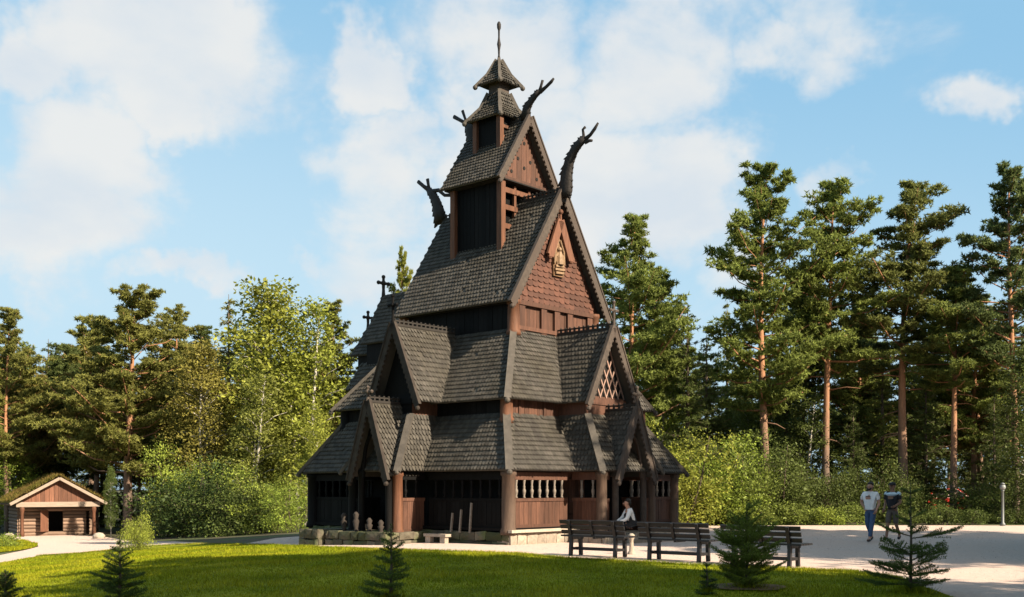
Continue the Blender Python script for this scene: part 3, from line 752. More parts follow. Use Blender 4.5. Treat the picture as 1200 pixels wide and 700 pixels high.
# base ground: fine near, coarse to the horizon
def ground():
    xs = list(np.arange(-60, 60.1, 1.0)); ys = list(np.arange(-10, 80.1, 1.0))
    ext = [80, 110, 160, 250, 400, 700, 1200]
    xs = [-60-(e-60) for e in reversed(ext)]+xs+[e for e in ext]
    ys = [-10-e for e in reversed([20, 60, 150, 400, 1000])]+ys+[100, 140, 220, 400, 700, 1300]
    nx, ny = len(xs), len(ys)
    vs = [(x, y, terrain(x, y)) for y in ys for x in xs]
    fs = [(j*nx+i, j*nx+i+1, (j+1)*nx+i+1, (j+1)*nx+i) for j in range(ny-1) for i in range(nx-1)]
    me = bpy.data.meshes.new('ground'); me.from_pydata(vs, [], fs); me.materials.append(M['soil'])
    me.polygons.foreach_set('use_smooth', [True]*len(me.polygons))
    tag(link('ground', me), kind='structure')
ground()
G = ground_at
lawn_top = [G(0, 661), G(43, 653), G(96, 650), G(134, 646), G(182, 641), G(230, 639), G(300, 640), G(352, 642), G(420, 645), G(480, 647), G(600, 651), G(665, 657), G(745, 661), G(830, 666), G(930, 670), G(1000, 673), G(1060, 682), G(1110, 700)]
lawn_poly = [(-20, 10), (-22, G(0, 661)[1]-1.5)]+lawn_top+[(5.6, 13), (6.0, 9.5)]
lawn_poly = [(-22.0, lawn_top[0][1]-.3)]+lawn_top+[(6.0, 13.0), (6.3, 8.0), (-14, 8.0), (-22, 14)]
plaza_poly = [(-9.5, 33.2), (-7.0, 30.2)]+[(x, y-.25) for x, y in lawn_top[8:]]+[(6.2, 13), (6.5, 6), (45, 6), (60, 30), (52, 43), (30, 44.6), (16, 45.2), (8.0, 45.4), (4, 44), (-2, 42.5), (-9, 41)]
tag(sheet('plaza', plaza_poly, 0.014, M['gravel'], 0.9), kind='structure')
path_poly = [(-24, G(0, 663)[1]-1)]+[(x, y-.35) for x, y in lawn_top[:6]]+[G(250, 637.2), G(205, 635), G(170, 635), G(146, 633), G(120, 629), G(60, 626), G(10, 630), G(16, 634), G(44, 638), G(45, 641), G(30, 645), G(0, 651), (-26, G(0, 655)[1])]
pebbles(plaza_poly, 7000)
tag(sheet('path', path_poly, 0.010, M['gravel'], 0.7), kind='structure')
tag(sheet('lawn', lawn_poly, 0.035, M['lawn'], 0.6, 0.02), kind='structure')
isl = round_poly([G(-160, 634), G(-60, 630), G(8, 631), G(40, 637), G(46, 640.5), G(30, 645), G(-20, 650), G(-120, 654), G(-180, 645)], 2)
tag(sheet('lawn', isl, 0.03, M['lawn'], 0.7), kind='structure')
verge = [(8.0, 45.2), (16, 45.0), (30, 44.4), (52, 42.8), (60, 50), (30, 52), (8, 49)]
def blades(name, poly, n, ymax, hmin, hmax, wid, dens=None, dz=.03, group=None):
    xs = [p[0] for p in poly]; ys = [p[1] for p in poly]
    P = []
    while len(P) < n:
        x = RNG.uniform(max(min(xs), -24), max(xs)); y = RNG.uniform(max(min(ys), 13), min(max(ys), ymax))
        if abs(x) > .52*y+1: continue
        if RNG.random() > min(1, (17/y)**1.6): continue
        if inside(poly, x, y): P.append((x, y, terrain(x, y)+dz))
    C = np.array(P); m = len(C)
    h = RNG.uniform(hmin, hmax, m)*(1+.4*np.sin(C[:, 0]*1.7)*np.sin(C[:, 1]*1.3)); a = RNG.uniform(0, 2*PI, m); sc = np.clip(C[:, 1]/17, 1, 2.2)
    side = np.stack([np.cos(a), np.sin(a), 0*a], 1)*(wid*sc)[:, None]
    lean = np.stack([RNG.normal(0, .5, m), RNG.normal(0, .5, m), np.ones(m)], 1)*h[:, None]
    Q = np.empty((m, 3, 3)); Q[:, 0] = C-side; Q[:, 1] = C+side; Q[:, 2] = C+lean
    o = link(name, raw_mesh(name, Q.reshape(-1, 3), M['blade'], 3)); tag(o, kind='stuff'); return o
tag(blades('grass', [p for p in lawn_poly], 150000, 37, .03, .065, .006), 'short mown green grass covering the lawn in front of the church', 'grass')

isl_b = blades('grass', isl, 14000, 60, .05, .11, .008, group=None); tag(isl_b, 'short green grass on the small island before the hut', 'grass')
# ragged fringe of grass along the path edge
def fringe(n):
    P = []
    for _ in range(n):
        k = RNG.integers(2, len(lawn_top)-1); t = RNG.random(); a, b = lawn_top[k-1], lawn_top[k]
        x, y = a[0]+(b[0]-a[0])*t+RNG.normal()*.05, a[1]+(b[1]-a[1])*t+abs(RNG.normal())*.10*(1+.8*math.sin(a[0]*7+t*9))-.05
        P.append((x, y, terrain(x, y)+.012))
    C = np.array(P); m = len(C); h = RNG.uniform(.04, .10, m); a = RNG.uniform(0, 2*PI, m)
    sd = np.stack([np.cos(a), np.sin(a), 0*a], 1)*.008; ln = np.stack([RNG.normal(0, .6, m), RNG.normal(0, .6, m), np.ones(m)], 1)*h[:, None]
    Q = np.empty((m, 3, 3)); Q[:, 0] = C-sd; Q[:, 1] = C+sd; Q[:, 2] = C+ln
    tag(link('grass_fringe', raw_mesh('grass_fringe', Q.reshape(-1, 3), M['blade'], 3)), 'ragged longer grass along the edge between lawn and gravel', 'grass', kind='stuff')
fringe(26000)
# ------------------------------------------------------------------ FOLIAGE
def needle_tris(C, n, L, W, rng, up=.35, bias=None):
    m = len(C)
    d = rng.normal(size=(m, n, 3)); d[..., 2] += up
    if bias is not None: d += bias[:, None, :]
    d = unit(d); r = unit(np.cross(d, rng.normal(size=(m, n, 3))))
    L = L*rng.uniform(.6, 1.2, (m, n, 1)); c = C[:, None, :]
    P = np.stack([c-r*W/2, c+r*W/2, c+d*L], 2)
    return P.reshape(-1, 3)
def leaf_quads(C, n, rad, size, rng, flat=.6):
    m = len(C)
    o = rng.normal(size=(m, n, 3)); o = unit(o)*rng.random((m, n, 1))**.5*rad; o[..., 2] *= flat
    c = C[:, None, :]+o
    nrm = rng.normal(size=(m, n, 3)); nrm[..., 2] += .9; nrm = unit(nrm)
    t = unit(np.cross(nrm, rng.normal(size=(m, n, 3)))); b = np.cross(nrm, t)
    s = size*rng.uniform(.6, 1.25, (m, n, 1))*rng.uniform(.65, 1.35, (m, 1, 1))
    P = np.stack([c-t*s*.5, c-b*s*.28, c+t*s*.5, c+b*s*.28], 2)
    return P.reshape(-1, 3)

PROTO = {}
def proto_pine(key, seed, H, cs, R, bare_limbs=4, density=1.0, lean=0.3, kind='tall'):
    r = np.random.default_rng(seed); tb = MB()
    nseg = 14; ph = r.uniform(0, 6.28); amp = lean
    def tr(z): return np.array([amp*math.sin(ph+z/H*3.2)*z/H, amp*math.cos(ph*1.3+z/H*2.6)*z/H, z])
    o = tr(0)
    r0 = 0.0115*H if kind == 'tall' else .018*H
    zs = np.linspace(-.3, H*.97, nseg)
    tb.tube([tr(max(z, 0))+np.array([0, 0, min(z, 0)]) for z in zs], [r0*(1-.9*(max(z, 0)/H)**1.1)+.01 for z in zs], 9)
    tufts = []
    nb = int(52*density)
    for i in range(nb):
        f = (i+r.random())/nb; z = H*(cs+(1-cs)*f)
        prof = (min(1, .45+f*2.0)*(1.04-f)**.70*1.42) if kind == 'tall' else (min(1, .6+f*1.6)*(1.04-f)**.58*1.14)
        L = 1.12*R*prof*r.uniform(.55, 1.15)+.25
        az = i*2.4+r.normal()*.5; el = r.uniform(-.05, .45)+.5*f
        L *= 1+.26*math.sin(az+ph*2+f*3.5)+.20*math.sin(f*17+ph*3); L = max(L, .22)
        d = np.array([math.cos(az)*math.cos(el), math.sin(az)*math.cos(el), math.sin(el)])
        p0 = tr(z); p1 = p0+d*L*.55+np.array([0, 0, -.05*L]); p2 = p0+d*L+np.array([0, 0, .1*L])
        rb = max(.010, r0*.26*(1-f)+.008)
        tb.tube([p0, p1, p2], [rb, rb*.7, rb*.3], 5)
        npad = max(3, int(L/.30))
        for k in range(npad):
            t = .30+.70*(k+r.random()*.6)/npad
            c = (p0*(1-t)+p2*t)+r.normal(size=3)*np.array([.18, .18, .08])*L*.45
            rad = r.uniform(.30, .70)*(.72+.28*L/R)*(1.05-.5*f)
            n = int(r.uniform(17, 30))
            q = unit(r.normal(size=(n, 3)))*(r.random((n, 1))**.4)*rad; q[:, 2] = q[:, 2]*.36+.04
            tufts.append(c+q)
    for i in range(bare_limbs):
        z = H*r.uniform(max(cs-.22, .1), cs); az = r.uniform(0, 6.28); L = r.uniform(.5, 1.6)
        d = np.array([math.cos(az), math.sin(az), r.uniform(-.3, .2)]); p0 = tr(z)
        tb.tube([p0, p0+d*L*.6, p0+d*L+np.array([0, 0, -.15])], [.035, .022, .01], 5)
    C = np.concatenate(tufts)
    P = needle_tris(C, 9, .19, .062, r, .45)
    PROTO[key] = (tb, P, 'bark_pine', 'needle', 3, H)
def proto_spruce(key, seed, H, R, density=1.0):
    r = np.random.default_rng(seed); tb = MB(); tb.tube([(0, 0, -.3), (0, 0, H*.5), (0, 0, H)], [.015*H, .009*H, .012], 8)
    tufts = []; bias = []; nw = int(30*density)
    for i in range(nw):
        f = (i+.5*r.random())/nw; z = H*(.04+.95*f); L0 = R*(1-f)**.85+.12
        for k in range(int(8*(1-f)+4)):
            az = r.uniform(0, 6.28); L = L0*r.uniform(.7, 1.12); dz = r.uniform(-.42, -.08)+.45*f
            d = np.array([math.cos(az), math.sin(az), dz]); p0 = np.array([0, 0, z])
            tb.tube([p0, p0+d*L*.6, p0+d*L+np.array([0, 0, .08*L])], [.02, .014, .006], 4)
            n = max(3, int(L/.13))
            t = (np.arange(n)+r.random(n))/n*.85+.15
            c = p0+d*(t[:, None])*L; c[:, 2] += .08*L*t**2
            c += r.normal(size=(n, 3))*np.array([.10, .10, .05])
            tufts.append(c); bias.append(np.repeat(d[None]*.8, n, 0))
    C = np.concatenate(tufts); B = np.concatenate(bias); B[:, 2] -= .35
    P = needle_tris(C, 9, .21, .06, r, 0, B)
    PROTO[key] = (tb, P, 'bark', 'needle', 3, H)
def proto_leafy(key, seed, H, cs, R, npads, leaf, lpp, bark='birch', stems=1, flat=.7, rtr=.012, slim=1.0):
    r = np.random.default_rng(seed); tb = MB(); pads = []
    for s in range(stems):
        ox, oy = (r.normal(0, .25*R, 2) if stems > 1 else (0, 0))
        top = np.array([ox*1.5+r.normal()*.2, oy*1.5+r.normal()*.2, H*.95*(1 if s == 0 else r.uniform(.6, .9))])
        base = np.array([ox*.3, oy*.3, -.2])
        mid = (base+top)/2+r.normal(size=3)*np.array([.15, .15, 0])
        tb.tube([base, mid, top], [rtr*H, rtr*H*.65, .012], 7)
        for i in range(npads//stems):
            f = (i+r.random())/(npads//stems); z = cs+(1-cs)*f
            prof = math.sin(PI*min(1, f*.8+.18))**.6
            az = i*2.4+r.normal()*.6; L = R*prof*(r.random()**.5)*slim
            tpt = base+(top-base)*z*.98
            c = tpt+np.array([math.cos(az)*L, math.sin(az)*L, r.normal()*.25+.15*L])
            pads.append(c)
            if i % 2 == 0: tb.tube([tpt-np.array([0, 0, .3*L]), (tpt+c)/2-np.array([0, 0, .05]), c], [.03*H/10, .02*H/10, .006], 4)
    C = np.array(pads)
    P = leaf_quads(C, lpp, .30*R+.14, leaf, r, flat)
    PROTO[key] = (tb, P, bark, 'leaf', 4, H)
proto_pine('pineA', 1, 15, .42, 2.3); proto_pine('pineB', 2, 15, .50, 2.0); proto_pine('pineC', 3, 15, .46, 1.9, 6, 1.05)
proto_pine('pineD', 4, 15, .52, 1.7, 7, .95); proto_pine('pineE', 5, 12, .25, 3.0, 3, 1.35, .5, 'broad'); proto_pine('pineF', 6, 12, .32, 2.6, 3, 1.2, .4, 'broad')
proto_pine('pineG', 16, 15, .30, 2.2, 4, 1.25)
proto_spruce('spruceA', 7, 12, 2.2); proto_spruce('spruceB', 8, 9, 2.0); proto_spruce('spruceC', 17, 13, 1.7, 1.1)
proto_leafy('birchA', 9, 13, .16, 2.5, 190, .20, 85, 'birch', 1, .8); proto_leafy('birchB', 10, 12, .12, 2.2, 180, .19, 85, 'birch', 2, .8)
proto_leafy('aspenA', 11, 11, .12, 2.6, 130, .22, 70, 'bark', 2)
proto_leafy('shrubA', 12, 3.2, .05, 1.7, 70, .13, 75, 'bark', 5, .8, .010); proto_leafy('shrubB', 13, 4.5, .05, 1.8, 90, .13, 115, 'bark', 4, .8, .010)
proto_leafy('shrubC', 14, 3.5, .02, 2.2, 110, .14, 80, 'bark', 6, .85, .010); proto_leafy('lowA', 15, 1.0, .0, 1.1, 40, .13, 50, 'bark', 5, .6, .012)
MESH = {}
def proto_mesh(key):
    if key not in MESH:
        tb, P, bk, lf, nv, H = PROTO[key]
        t = tb.build('trunk', M[bk], None, True); tm = t.data; bpy.data.objects.remove(t)
        MESH[key] = (tm, raw_mesh('crown', P, M[lf], nv), H)
    return MESH[key]
NAMES = {'pine': 'pine_tree', 'spruce': 'spruce_tree', 'birch': 'birch_tree', 'aspen': 'aspen_tree', 'shrub': 'shrub', 'low': 'low_shrub'}
CATS = {'pine': 'pine tree', 'spruce': 'spruce tree', 'birch': 'birch tree', 'aspen': 'tree', 'shrub': 'shrub', 'low': 'shrub'}
TINT = {'g': (1.36, 1.34, 1.0), 'dd': (.42, .52, .5), 'dk': (.80, .84, .75), 'ol': (1.52, 1.28, 1.0), 'or': (1.85, 1.30, 1.05), 'br': (1.85, 1.85, 1.05), 'ye': (2.0, 1.75, 1.0), 'bl': (.95, 1.05, 1.05), 'lt': (1.25, 1.15, 1.0)}
def tree_at(key, X, D, ztop, tint, label, group, wide=1.0, rz=None):
    tm, cm, H = proto_mesh(key); kind = ''.join(c for c in key if c.islower())
    zg = terrain(X, D); s = (ztop-zg)/H
    o = empty(NAMES[kind], (X, D, zg), random.uniform(0, 6.28) if rz is None else rz)
    o.scale = (s*wide, s*wide, s)
    tag(o, label, CATS[kind], group)
    link('trunk', tm, o); c = link('crown', cm, o)
    k = TINT[tint]; j = random.uniform(.9, 1.1); c.color = (k[0]*j, k[1]*j*random.uniform(.97, 1.03), k[2]*j, 1)
    return o
def tree(key, px, top, D, tint, label, group=None, wide=1.0, rz=None):
    return tree_at(key, (px-600)/F*D, D, EYE+(HY-top)*D/F, tint, label, group, wide, rz)

GL = 'trees of the wood left of the church'; GR = 'trees of the wood right of the church'; GS = 'shrubs along the edge of the wood'
# left wood
tree('pineG', 8, 368, 62, 'ol', 'tall dark pine cut by the left edge of the photo', GL)
tree('pineE', 34, 448, 66, 'or', 'broad brownish pine behind the turf roofed hut', GL, 1.2)
tree('pineE', 150, 352, 60, 'ol', 'broad olive pine with thick leaning trunk, right of the turf hut', GL, 1.15)
tree('pineF', 112, 420, 64, 'or', 'shorter brownish pine between the hut roof and the broad olive pine', GL, 1.0)
tree('pineA', 206, 368, 66, 'ol', 'slim olive pine just right of the broad olive pine', GL, 1.0)
tree('spruceA', 268, 345, 63, 'ol', 'pointed spruce left of the tall yellowish birch', GL, 1.05)
tree('birchA', 312, 322, 60, 'ye', 'tallest yellowish birch left of the church', GL, 1.15)
tree('birchB', 352, 338, 58, 'ye', 'yellowish birch with pale sunlit stem nearest left of the church', GL, 1.0)
tree('pineG', 392, 362, 61, 'ol', 'olive pine touching the left outline of the church', GL, .9)
tree('birchA', 240, 395, 58, 'or', 'lower brownish birch above the dark round shrub', GL, 1.0)
tree('pineF', 75, 415, 70, 'dk', 'dark pine deep behind the hut ridge', GL, 1.0)
tree('birchB', 290, 430, 56, 'ol', 'low olive birch in front of the tallest yellowish birch', GL, 1.1)
tree('birchB', 378, 470, 54, 'ye', 'short yellow birch low beside the dark side porch', GL, .9)
tree('birchA', 130, 545, 57, 'dk', 'thin pale birch trunk standing right behind the hut', GL, .5)
tree('aspenA', 18, 512, 63, 'br', 'bright green leafy tree behind the left end of the hut', GL, 1.25)
tree('pineA', 473, 302, 58, 'ye', 'sunlit yellowish pine top showing behind the church roof', GL, .42)
tree('spruceB', 330, 405, 66, 'dk', 'dark spruce deep between the yellowish birches', GL, 1.1)
tree('aspenA', 215, 470, 62, 'g', 'green leafy tree behind the dark round shrub', GL, 1.2)
# right wood
tree('pineG', 738, 262, 50, 'g', 'tall pine directly behind the right slope of the church', GR, 1.1)
tree('pineA', 772, 320, 53, 'g', 'pine half hidden right of the tall pine behind the church', GR, .9)
tree('spruceA', 806, 355, 50, 'dk', 'dark pointed spruce above the bright maple shrubs', GR, 1.05)
tree('spruceC', 852, 352, 62, 'lt', 'pale slender spruce far back left of the tallest pine', GR, .8)
tree('pineG', 898, 203, 50, 'g', 'tallest full pine with crown reaching low, right of the church', GR, 1.12, .4)
tree('pineC', 968, 222, 51, 'g', 'tall pine with slanting reddish trunk beside the tallest pine', GR, 1.05, 1.2)
tree('pineC', 1060, 222, 51, 'lt', 'tall open pine with straight pale trunk, sky round its crown', GR, 1.25, 2.2)
tree('pineD', 1117, 318, 50, 'g', 'shorter pine with bare reddish trunk right of the open pine', GR, 1.3)
tree('pineA', 1190, 207, 49, 'bl', 'dark bluish pine cut by the right edge of the photo', GR, 1.0, .9)
tree('pineB', 940, 330, 58, 'dk', 'dark pine filling the gap behind the slanting reddish trunk', GR, 1.1)
tree('pineE', 1025, 385, 60, 'dk', 'dark broad pine behind the straight pale trunk', GR, 1.0)
tree('pineF', 1150, 372, 56, 'ol', 'olive pine low between the two rightmost pines', GR, .9)
tree('spruceB', 1085, 440, 52, 'dk', 'dark broad spruce behind the second walker', GR, 1.15)
tree('spruceB', 1000, 470, 51, 'dk', 'dark spruce left of the walkers', GR, 1.0)
tree('birchB', 935, 455, 52, 'dk', 'dark green leafy birch low under the slanting pine', GR, 1.3)
tree('birchB', 880, 430, 55, 'g', 'green leafy birch under the tallest pine', GR, 1.1)
tree('spruceA', 1165, 450, 50, 'dk', 'dark spruce behind the lamp post', GR, 1.0)
tree('spruceC', 1140, 425, 58, 'dk', 'slender dark spruce left of the lamp post', GR, 1.0)
tree('birchA', 1210, 400, 47, 'dk', 'dark leafy tree at the right edge of the plaza', GR, 1.0)
tree('spruceA', 786, 376, 55, 'g', 'green spruce between the bright maple and the tall pine behind the church', GR, 1.25)
tree('spruceC', 828, 392, 56, 'lt', 'light green spruce above the bright maple shrubs', GR, 1.3)
tree('spruceA', 922, 372, 56, 'dk', 'dark spruce right behind the tallest full pine', GR, 1.25)
tree('pineG', 1003, 372, 57, 'g', 'mid height pine filling the gap left of the open pine', GR, 1.25)
tree('spruceA', 1034, 412, 54, 'g', 'green spruce low behind the straight pale trunk', GR, 1.3)
tree('pineG', 1092, 388, 58, 'g', 'mid height pine right of the straight pale trunk', GR, 1.25)
tree('pineG', 1142, 352, 55, 'g', 'mid height pine right of the shorter reddish trunk', GR, 1.2)
tree('spruceA', 1180, 402, 54, 'dk', 'dark spruce under the bluish pine at the right edge', GR, 1.3)
tree('birchB', 762, 420, 52, 'br', 'bright leafy birch close behind the church porch gable', GR, 1.1)
# fill behind, rows that read as the depth of the wood
FL = 'dark conifer deep in the wood, filling the background'
fk = ['pineE', 'spruceA', 'pineF', 'spruceB', 'pineG', 'spruceC']
i = 0
for D, x0, x1, st, t0 in ((69, -30, 480, 50, 425), (82, -60, 520, 60, 405), (96, -40, 480, 75, 440)):
    px = x0
    while px < x1:
        tree(fk[i % 6], px+random.uniform(-14, 14), t0+random.uniform(-25, 30), D+random.uniform(-3, 3), random.choice(['dk', 'g', 'g', 'ol']), FL, 'background conifers of the wood', 1.15); px += st; i += 1
for D, x0, x1, st, t0 in ((58, 700, 1270, 56, 440), (70, 690, 1290, 60, 420), (84, 690, 1290, 76, 450)):
    px = x0
    while px < x1:
        tree(fk[i % 6], px+random.uniform(-14, 14), t0+random.uniform(-25, 25), D+random.uniform(-3, 3), random.choice(['dk', 'g']), FL, 'background conifers of the wood', 1.15); px += st; i += 1
# shrubs
tree('shrubC', 238, 545, 52, 'dd', 'large round dark green shrub left of the church', GS, 1.25)
tree('shrubC', 278, 560, 50, 'dk', 'medium green shrub right of the large round dark shrub', GS, 1.1)
tree('shrubB', 222, 520, 55, 'br', 'bright green sapling between hut and large round shrub', GS, .7)
tree('shrubB', 318, 545, 50, 'br', 'bright green shrub close left of the church wall', GS, 1.0)
tree('shrubA', 345, 570, 48, 'br', 'low bright shrub touching the church wall corner', GS, 1.0)
tree('shrubA', 196, 580, 54, 'dk', 'small dark shrub behind the golden bush', GS, .9)
tree('shrubC', 161, 604, 38, 'ye', 'golden green bush at the path edge right of the hut', GS, .80)
tree('lowA', 8, 628, 46, 'br', 'small green bush on the grass island left of the hut door', GS, .9)
tree('shrubB', 796, 486, 44.5, 'ye', 'brightest yellow green maple shrub right beside the church', GS, 1.05)
tree('shrubB', 838, 508, 46, 'br', 'bright green maple shrub second from the church', GS, 1.1)
tree('shrubC', 878, 530, 47, 'g', 'green hazel shrub left of the tallest pine trunk', GS, .9)
tree('shrubB', 915, 500, 48, 'dk', 'dark green shrub between hazel and dark spruces', GS, 1.0)
tree('shrubC', 960, 545, 48.5, 'dk', 'dark green shrub just left of the man in the white shirt', GS, .9)
tree('shrubC', 1015, 540, 49, 'dk', 'dark shrub behind the two walkers', GS, .9)
tree('shrubC', 1060, 555, 49, 'dk', 'dark shrub right of the two walkers', GS, .85)
tree('shrubC', 1138, 560, 48.5, 'dk', 'dark low shrub right of the red car', GS, .9)
tree('shrubC', 1190, 560, 47, 'dk', 'dark shrub right of the lamp post', GS, .9)
for k, px in enumerate((832, 858, 884, 912, 940, 968, 992)):
    tree('lowA', px, 593+random.uniform(-3, 4), 46.2+random.uniform(-.4, .6), random.choice(['g', 'br', 'g']), 'low bright green fern bush in the row along the plaza edge', 'low bushes along the plaza edge', 1.0)
for px, tp, nm in ((1084, 587, 'low dark bush before the left half of the red car'), (1118, 584, 'low dark bush before the right half of the red car')): tree('lowA', px, tp, 48.5, 'dk', nm, GS, 1.1)
for k, px in enumerate((1065, 1100, 1135, 1170, 1205)):
    tree('lowA', px, 598+random.uniform(-3, 3), 46.4+random.uniform(-.4, .4), 'dk', 'low dark bush in the shaded row along the plaza edge', 'dark bushes along the plaza edge', .9)
# tall trees standing beside and behind the viewer (they shade lawn and plaza)
SH = 'tall tree beside the plaza, outside the picture, shading the lawn'
for key, X, Y, h in SHADE:
    tree_at(key, X, Y, h, 'g', SH, 'trees beside the viewer', 1.0 if Y > 19 else 1.25)
# ------------------------------------------------------------------ YOUNG SPRUCES in the lawn
def sapling(px, base_py, top_py, R, seed, label, tint=(.6, .72, .62), nwh=9, dens=1.0, D=None, group='young spruces planted in the lawn', bushy=False, reach=None):
    r = np.random.default_rng(seed)
    if D is None: X, D = G(px, base_py)
    else: X = (px-600)/F*D
    zg = terrain(X, D)+.03; H = EYE+(HY-top_py)*D/F-zg
    o = empty('young_spruce', (X, D, zg)); tag(o, label, 'spruce', group)
    tb = MB(); tb.tube([(0, 0, -.1), (.01, 0, H*.5), (0, .01, H)], [.03, .018, .005], 7)
    C = []; B = []
    def twig(p0, d, L, step=.028):
        n = max(3, int(L/step)); t = (np.arange(n)+.3)/n
        c = p0+np.outer(t*L, d); c[:, 2] += .12*L*t**2
        C.append(c); B.append(np.repeat(d[None], n, 0))
    for i in range(nwh):
        f = i/(nwh-1); z = H*(.06+.84*f)
        rr = R*((1-f)**.75)*.95+.06
        if reach is not None: rr = R*reach[i]
        nbr = int((9 if bushy else 6)*dens)+(1 if f < .5 else 0)
        for k in range(nbr):
            az = 2*PI*(k+r.random()*.9)/nbr+i; L = rr*r.uniform(.5, 1.22)
            if r.random() < .13: continue
            el = r.uniform(-.05, .25)+.35*f; zz = z+r.normal()*.03*H
            if bushy: zz += r.normal()*.05*H; el += .15
            d = np.array([math.cos(az)*math.cos(el), math.sin(az)*math.cos(el), math.sin(el)]); p0 = np.array([0, 0, zz])
            tb.tube([p0, p0+d*L*.6, p0+d*L+np.array([0, 0, .1*L])], [.008, .005, .002], 4)
            twig(p0+d*.05*L, d, L*.97)
            ns = int(L/.07)
            for s in range(ns):
                t = .22+.75*s/max(ns, 1); l2 = L*(1-t)*.55+.05
                for sg in (-1, 1):
                    a2 = az+sg*r.uniform(.6, 1.0); d2 = np.array([math.cos(a2), math.sin(a2), math.sin(el)*.7+r.normal()*.1]); d2 /= np.linalg.norm(d2)
                    twig(p0+d*L*t+np.array([0, 0, .1*L*t*t]), d2, l2)
    m = 420; q = unit(r.normal(size=(m, 3)))*r.random((m, 1))*np.array([R*.55, R*.55, 0]); q[:, 2] = 0
    gt = link('base_grass', raw_mesh('base_grass', needle_tris(q, 1, .15, .012, r, 1.8), M['blade'], 3), o); gt['kind'] = 'stuff'
    twig(np.array([0, 0, H*.9]), np.array([0, 0, 1.0]), H*.1)
    C = np.concatenate(C); B = np.concatenate(B)
    P = needle_tris(C, 11, .036, .0075, r, .15, B*.8)
    tb.build('trunk', M['bark'], o, True)
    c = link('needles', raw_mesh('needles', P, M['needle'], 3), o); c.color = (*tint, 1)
    return o, X, D
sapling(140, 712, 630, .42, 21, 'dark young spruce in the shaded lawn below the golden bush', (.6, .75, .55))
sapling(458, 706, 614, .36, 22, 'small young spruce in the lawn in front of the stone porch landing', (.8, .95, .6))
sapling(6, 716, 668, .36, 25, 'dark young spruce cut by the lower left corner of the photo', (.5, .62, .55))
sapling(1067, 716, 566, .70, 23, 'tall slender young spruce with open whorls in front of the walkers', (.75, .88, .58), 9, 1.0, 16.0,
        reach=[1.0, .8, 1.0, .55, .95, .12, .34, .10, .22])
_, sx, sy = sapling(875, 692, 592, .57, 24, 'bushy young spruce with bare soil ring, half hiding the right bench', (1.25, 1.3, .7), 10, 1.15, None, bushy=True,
        reach=[.85, 1.0, 1.05, 1.05, 1.0, .9, .72, .5, .28, .14])
ring = [(sx+.62*math.cos(a)+.05*math.sin(3*a), sy+.55*math.sin(a)) for a in np.linspace(0, 2*PI, 22)[:-1]]
M['bare'] = mat('bare_brown_soil', (0.20, 0.115, 0.05), 0.95, nscale=12, namount=0.6, bump=0.8, bscale=30)
tag(sheet('soil_patch', ring, .060, M['bare'], .15, .02), kind='structure')
sapling(828, 700, 660, .12, 26, 'tiny spruce seedling left of the bushy young spruce', (.6, .75, .6), 6)

# ------------------------------------------------------------------ TURF ROOFED HUT
hx, hy = (69-600)/F*58.0, 58.0
hz = terrain(hx, hy)-.05
hut = empty('log_hut', (hx, hy, hz), math.radians(33)); hut.scale = (.9, .95, .96)
tag(hut, 'small brown log hut with grassy turf roof and open plank door', 'hut')
HW, HD = 2.05, 4.2
def log_wall(mb, p0, p1, z0, z1, d=.19):
    n = int(round((z1-z0)/d)); h = (z1-z0)/n
    for k in range(n): mb.tube([(*p0, z0+h*(k+.5)), (*p1, z0+h*(k+.5))], h*.53, 8)
mb = MB()   # recessed front wall, opening in the middle
log_wall(mb, (-HW, 1.0), (-.42, 1.0), .05, 1.45); log_wall(mb, (.42, 1.0), (HW-.3, 1.0), .05, 1.45); log_wall(mb, (-HW, 1.0), (HW, 1.0), 1.45, 1.85)
log_wall(mb, (-.45, 1.0), (.45, 1.0), .05, .28)
mb.build('log_wall', M['log'], hut)
mb = MB()
for s in (-1, 1): log_wall(mb, (s*HW, 1.0), (s*HW, HD), .05, 1.85)
log_wall(mb, (-HW, HD), (HW, HD), .05, 1.85); mb.build('log_wall', M['log'], hut)
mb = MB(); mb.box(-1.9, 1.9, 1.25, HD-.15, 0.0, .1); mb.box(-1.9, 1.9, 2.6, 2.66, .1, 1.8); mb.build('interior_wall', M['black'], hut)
for s in (-1, 1):
    b = MB(); b.lathe((s*2.02, .1, 0), [(.13, 0), (.14, .25), (.10, .5), (.10, 1.35), (.14, 1.5), (.15, 1.62), (.12, 1.70)], 9); b.build('porch_post', M['post'], hut, True)
    b = MB(); b.tube([(s*2.02, .12, 0), (s*2.02, 1.0, 0)], .14, 7); b.build('sill_log', M['log'], hut)
mb = MB(); mb.box(-2.35, 2.35, -.02, .22, 1.70, 1.98); mb.build('tie_beam', M['beam'], hut)
mb = MB(); mb.box(-2.0, 2.0, .94, 1.2, 1.82, 2.0); mb.build('lintel', M['log'], hut)
mb = MB(); n = 16
for k in range(n):
    q0 = -2.0+k*4.0/n; q1 = q0+4.0/n-.012; f = lambda q: 1.98+1.22*(1-abs(q)/2.35)
    mb.prism([(q0, .10, 1.98), (q1, .10, 1.98), (q1, .10, f(q1)), (q0, .10, f(q0))], (0, .04, 0))
mb.build('gable_boards', M['hutboard'], hut)
mb = MB(); mb.prism([(-.45, .9, .3), (-.95, .42, .3), (-.95, .42, 1.5), (-.45, .9, 1.5)], (.035, .035, 0)); mb.build('door', M['hutboard'], hut)
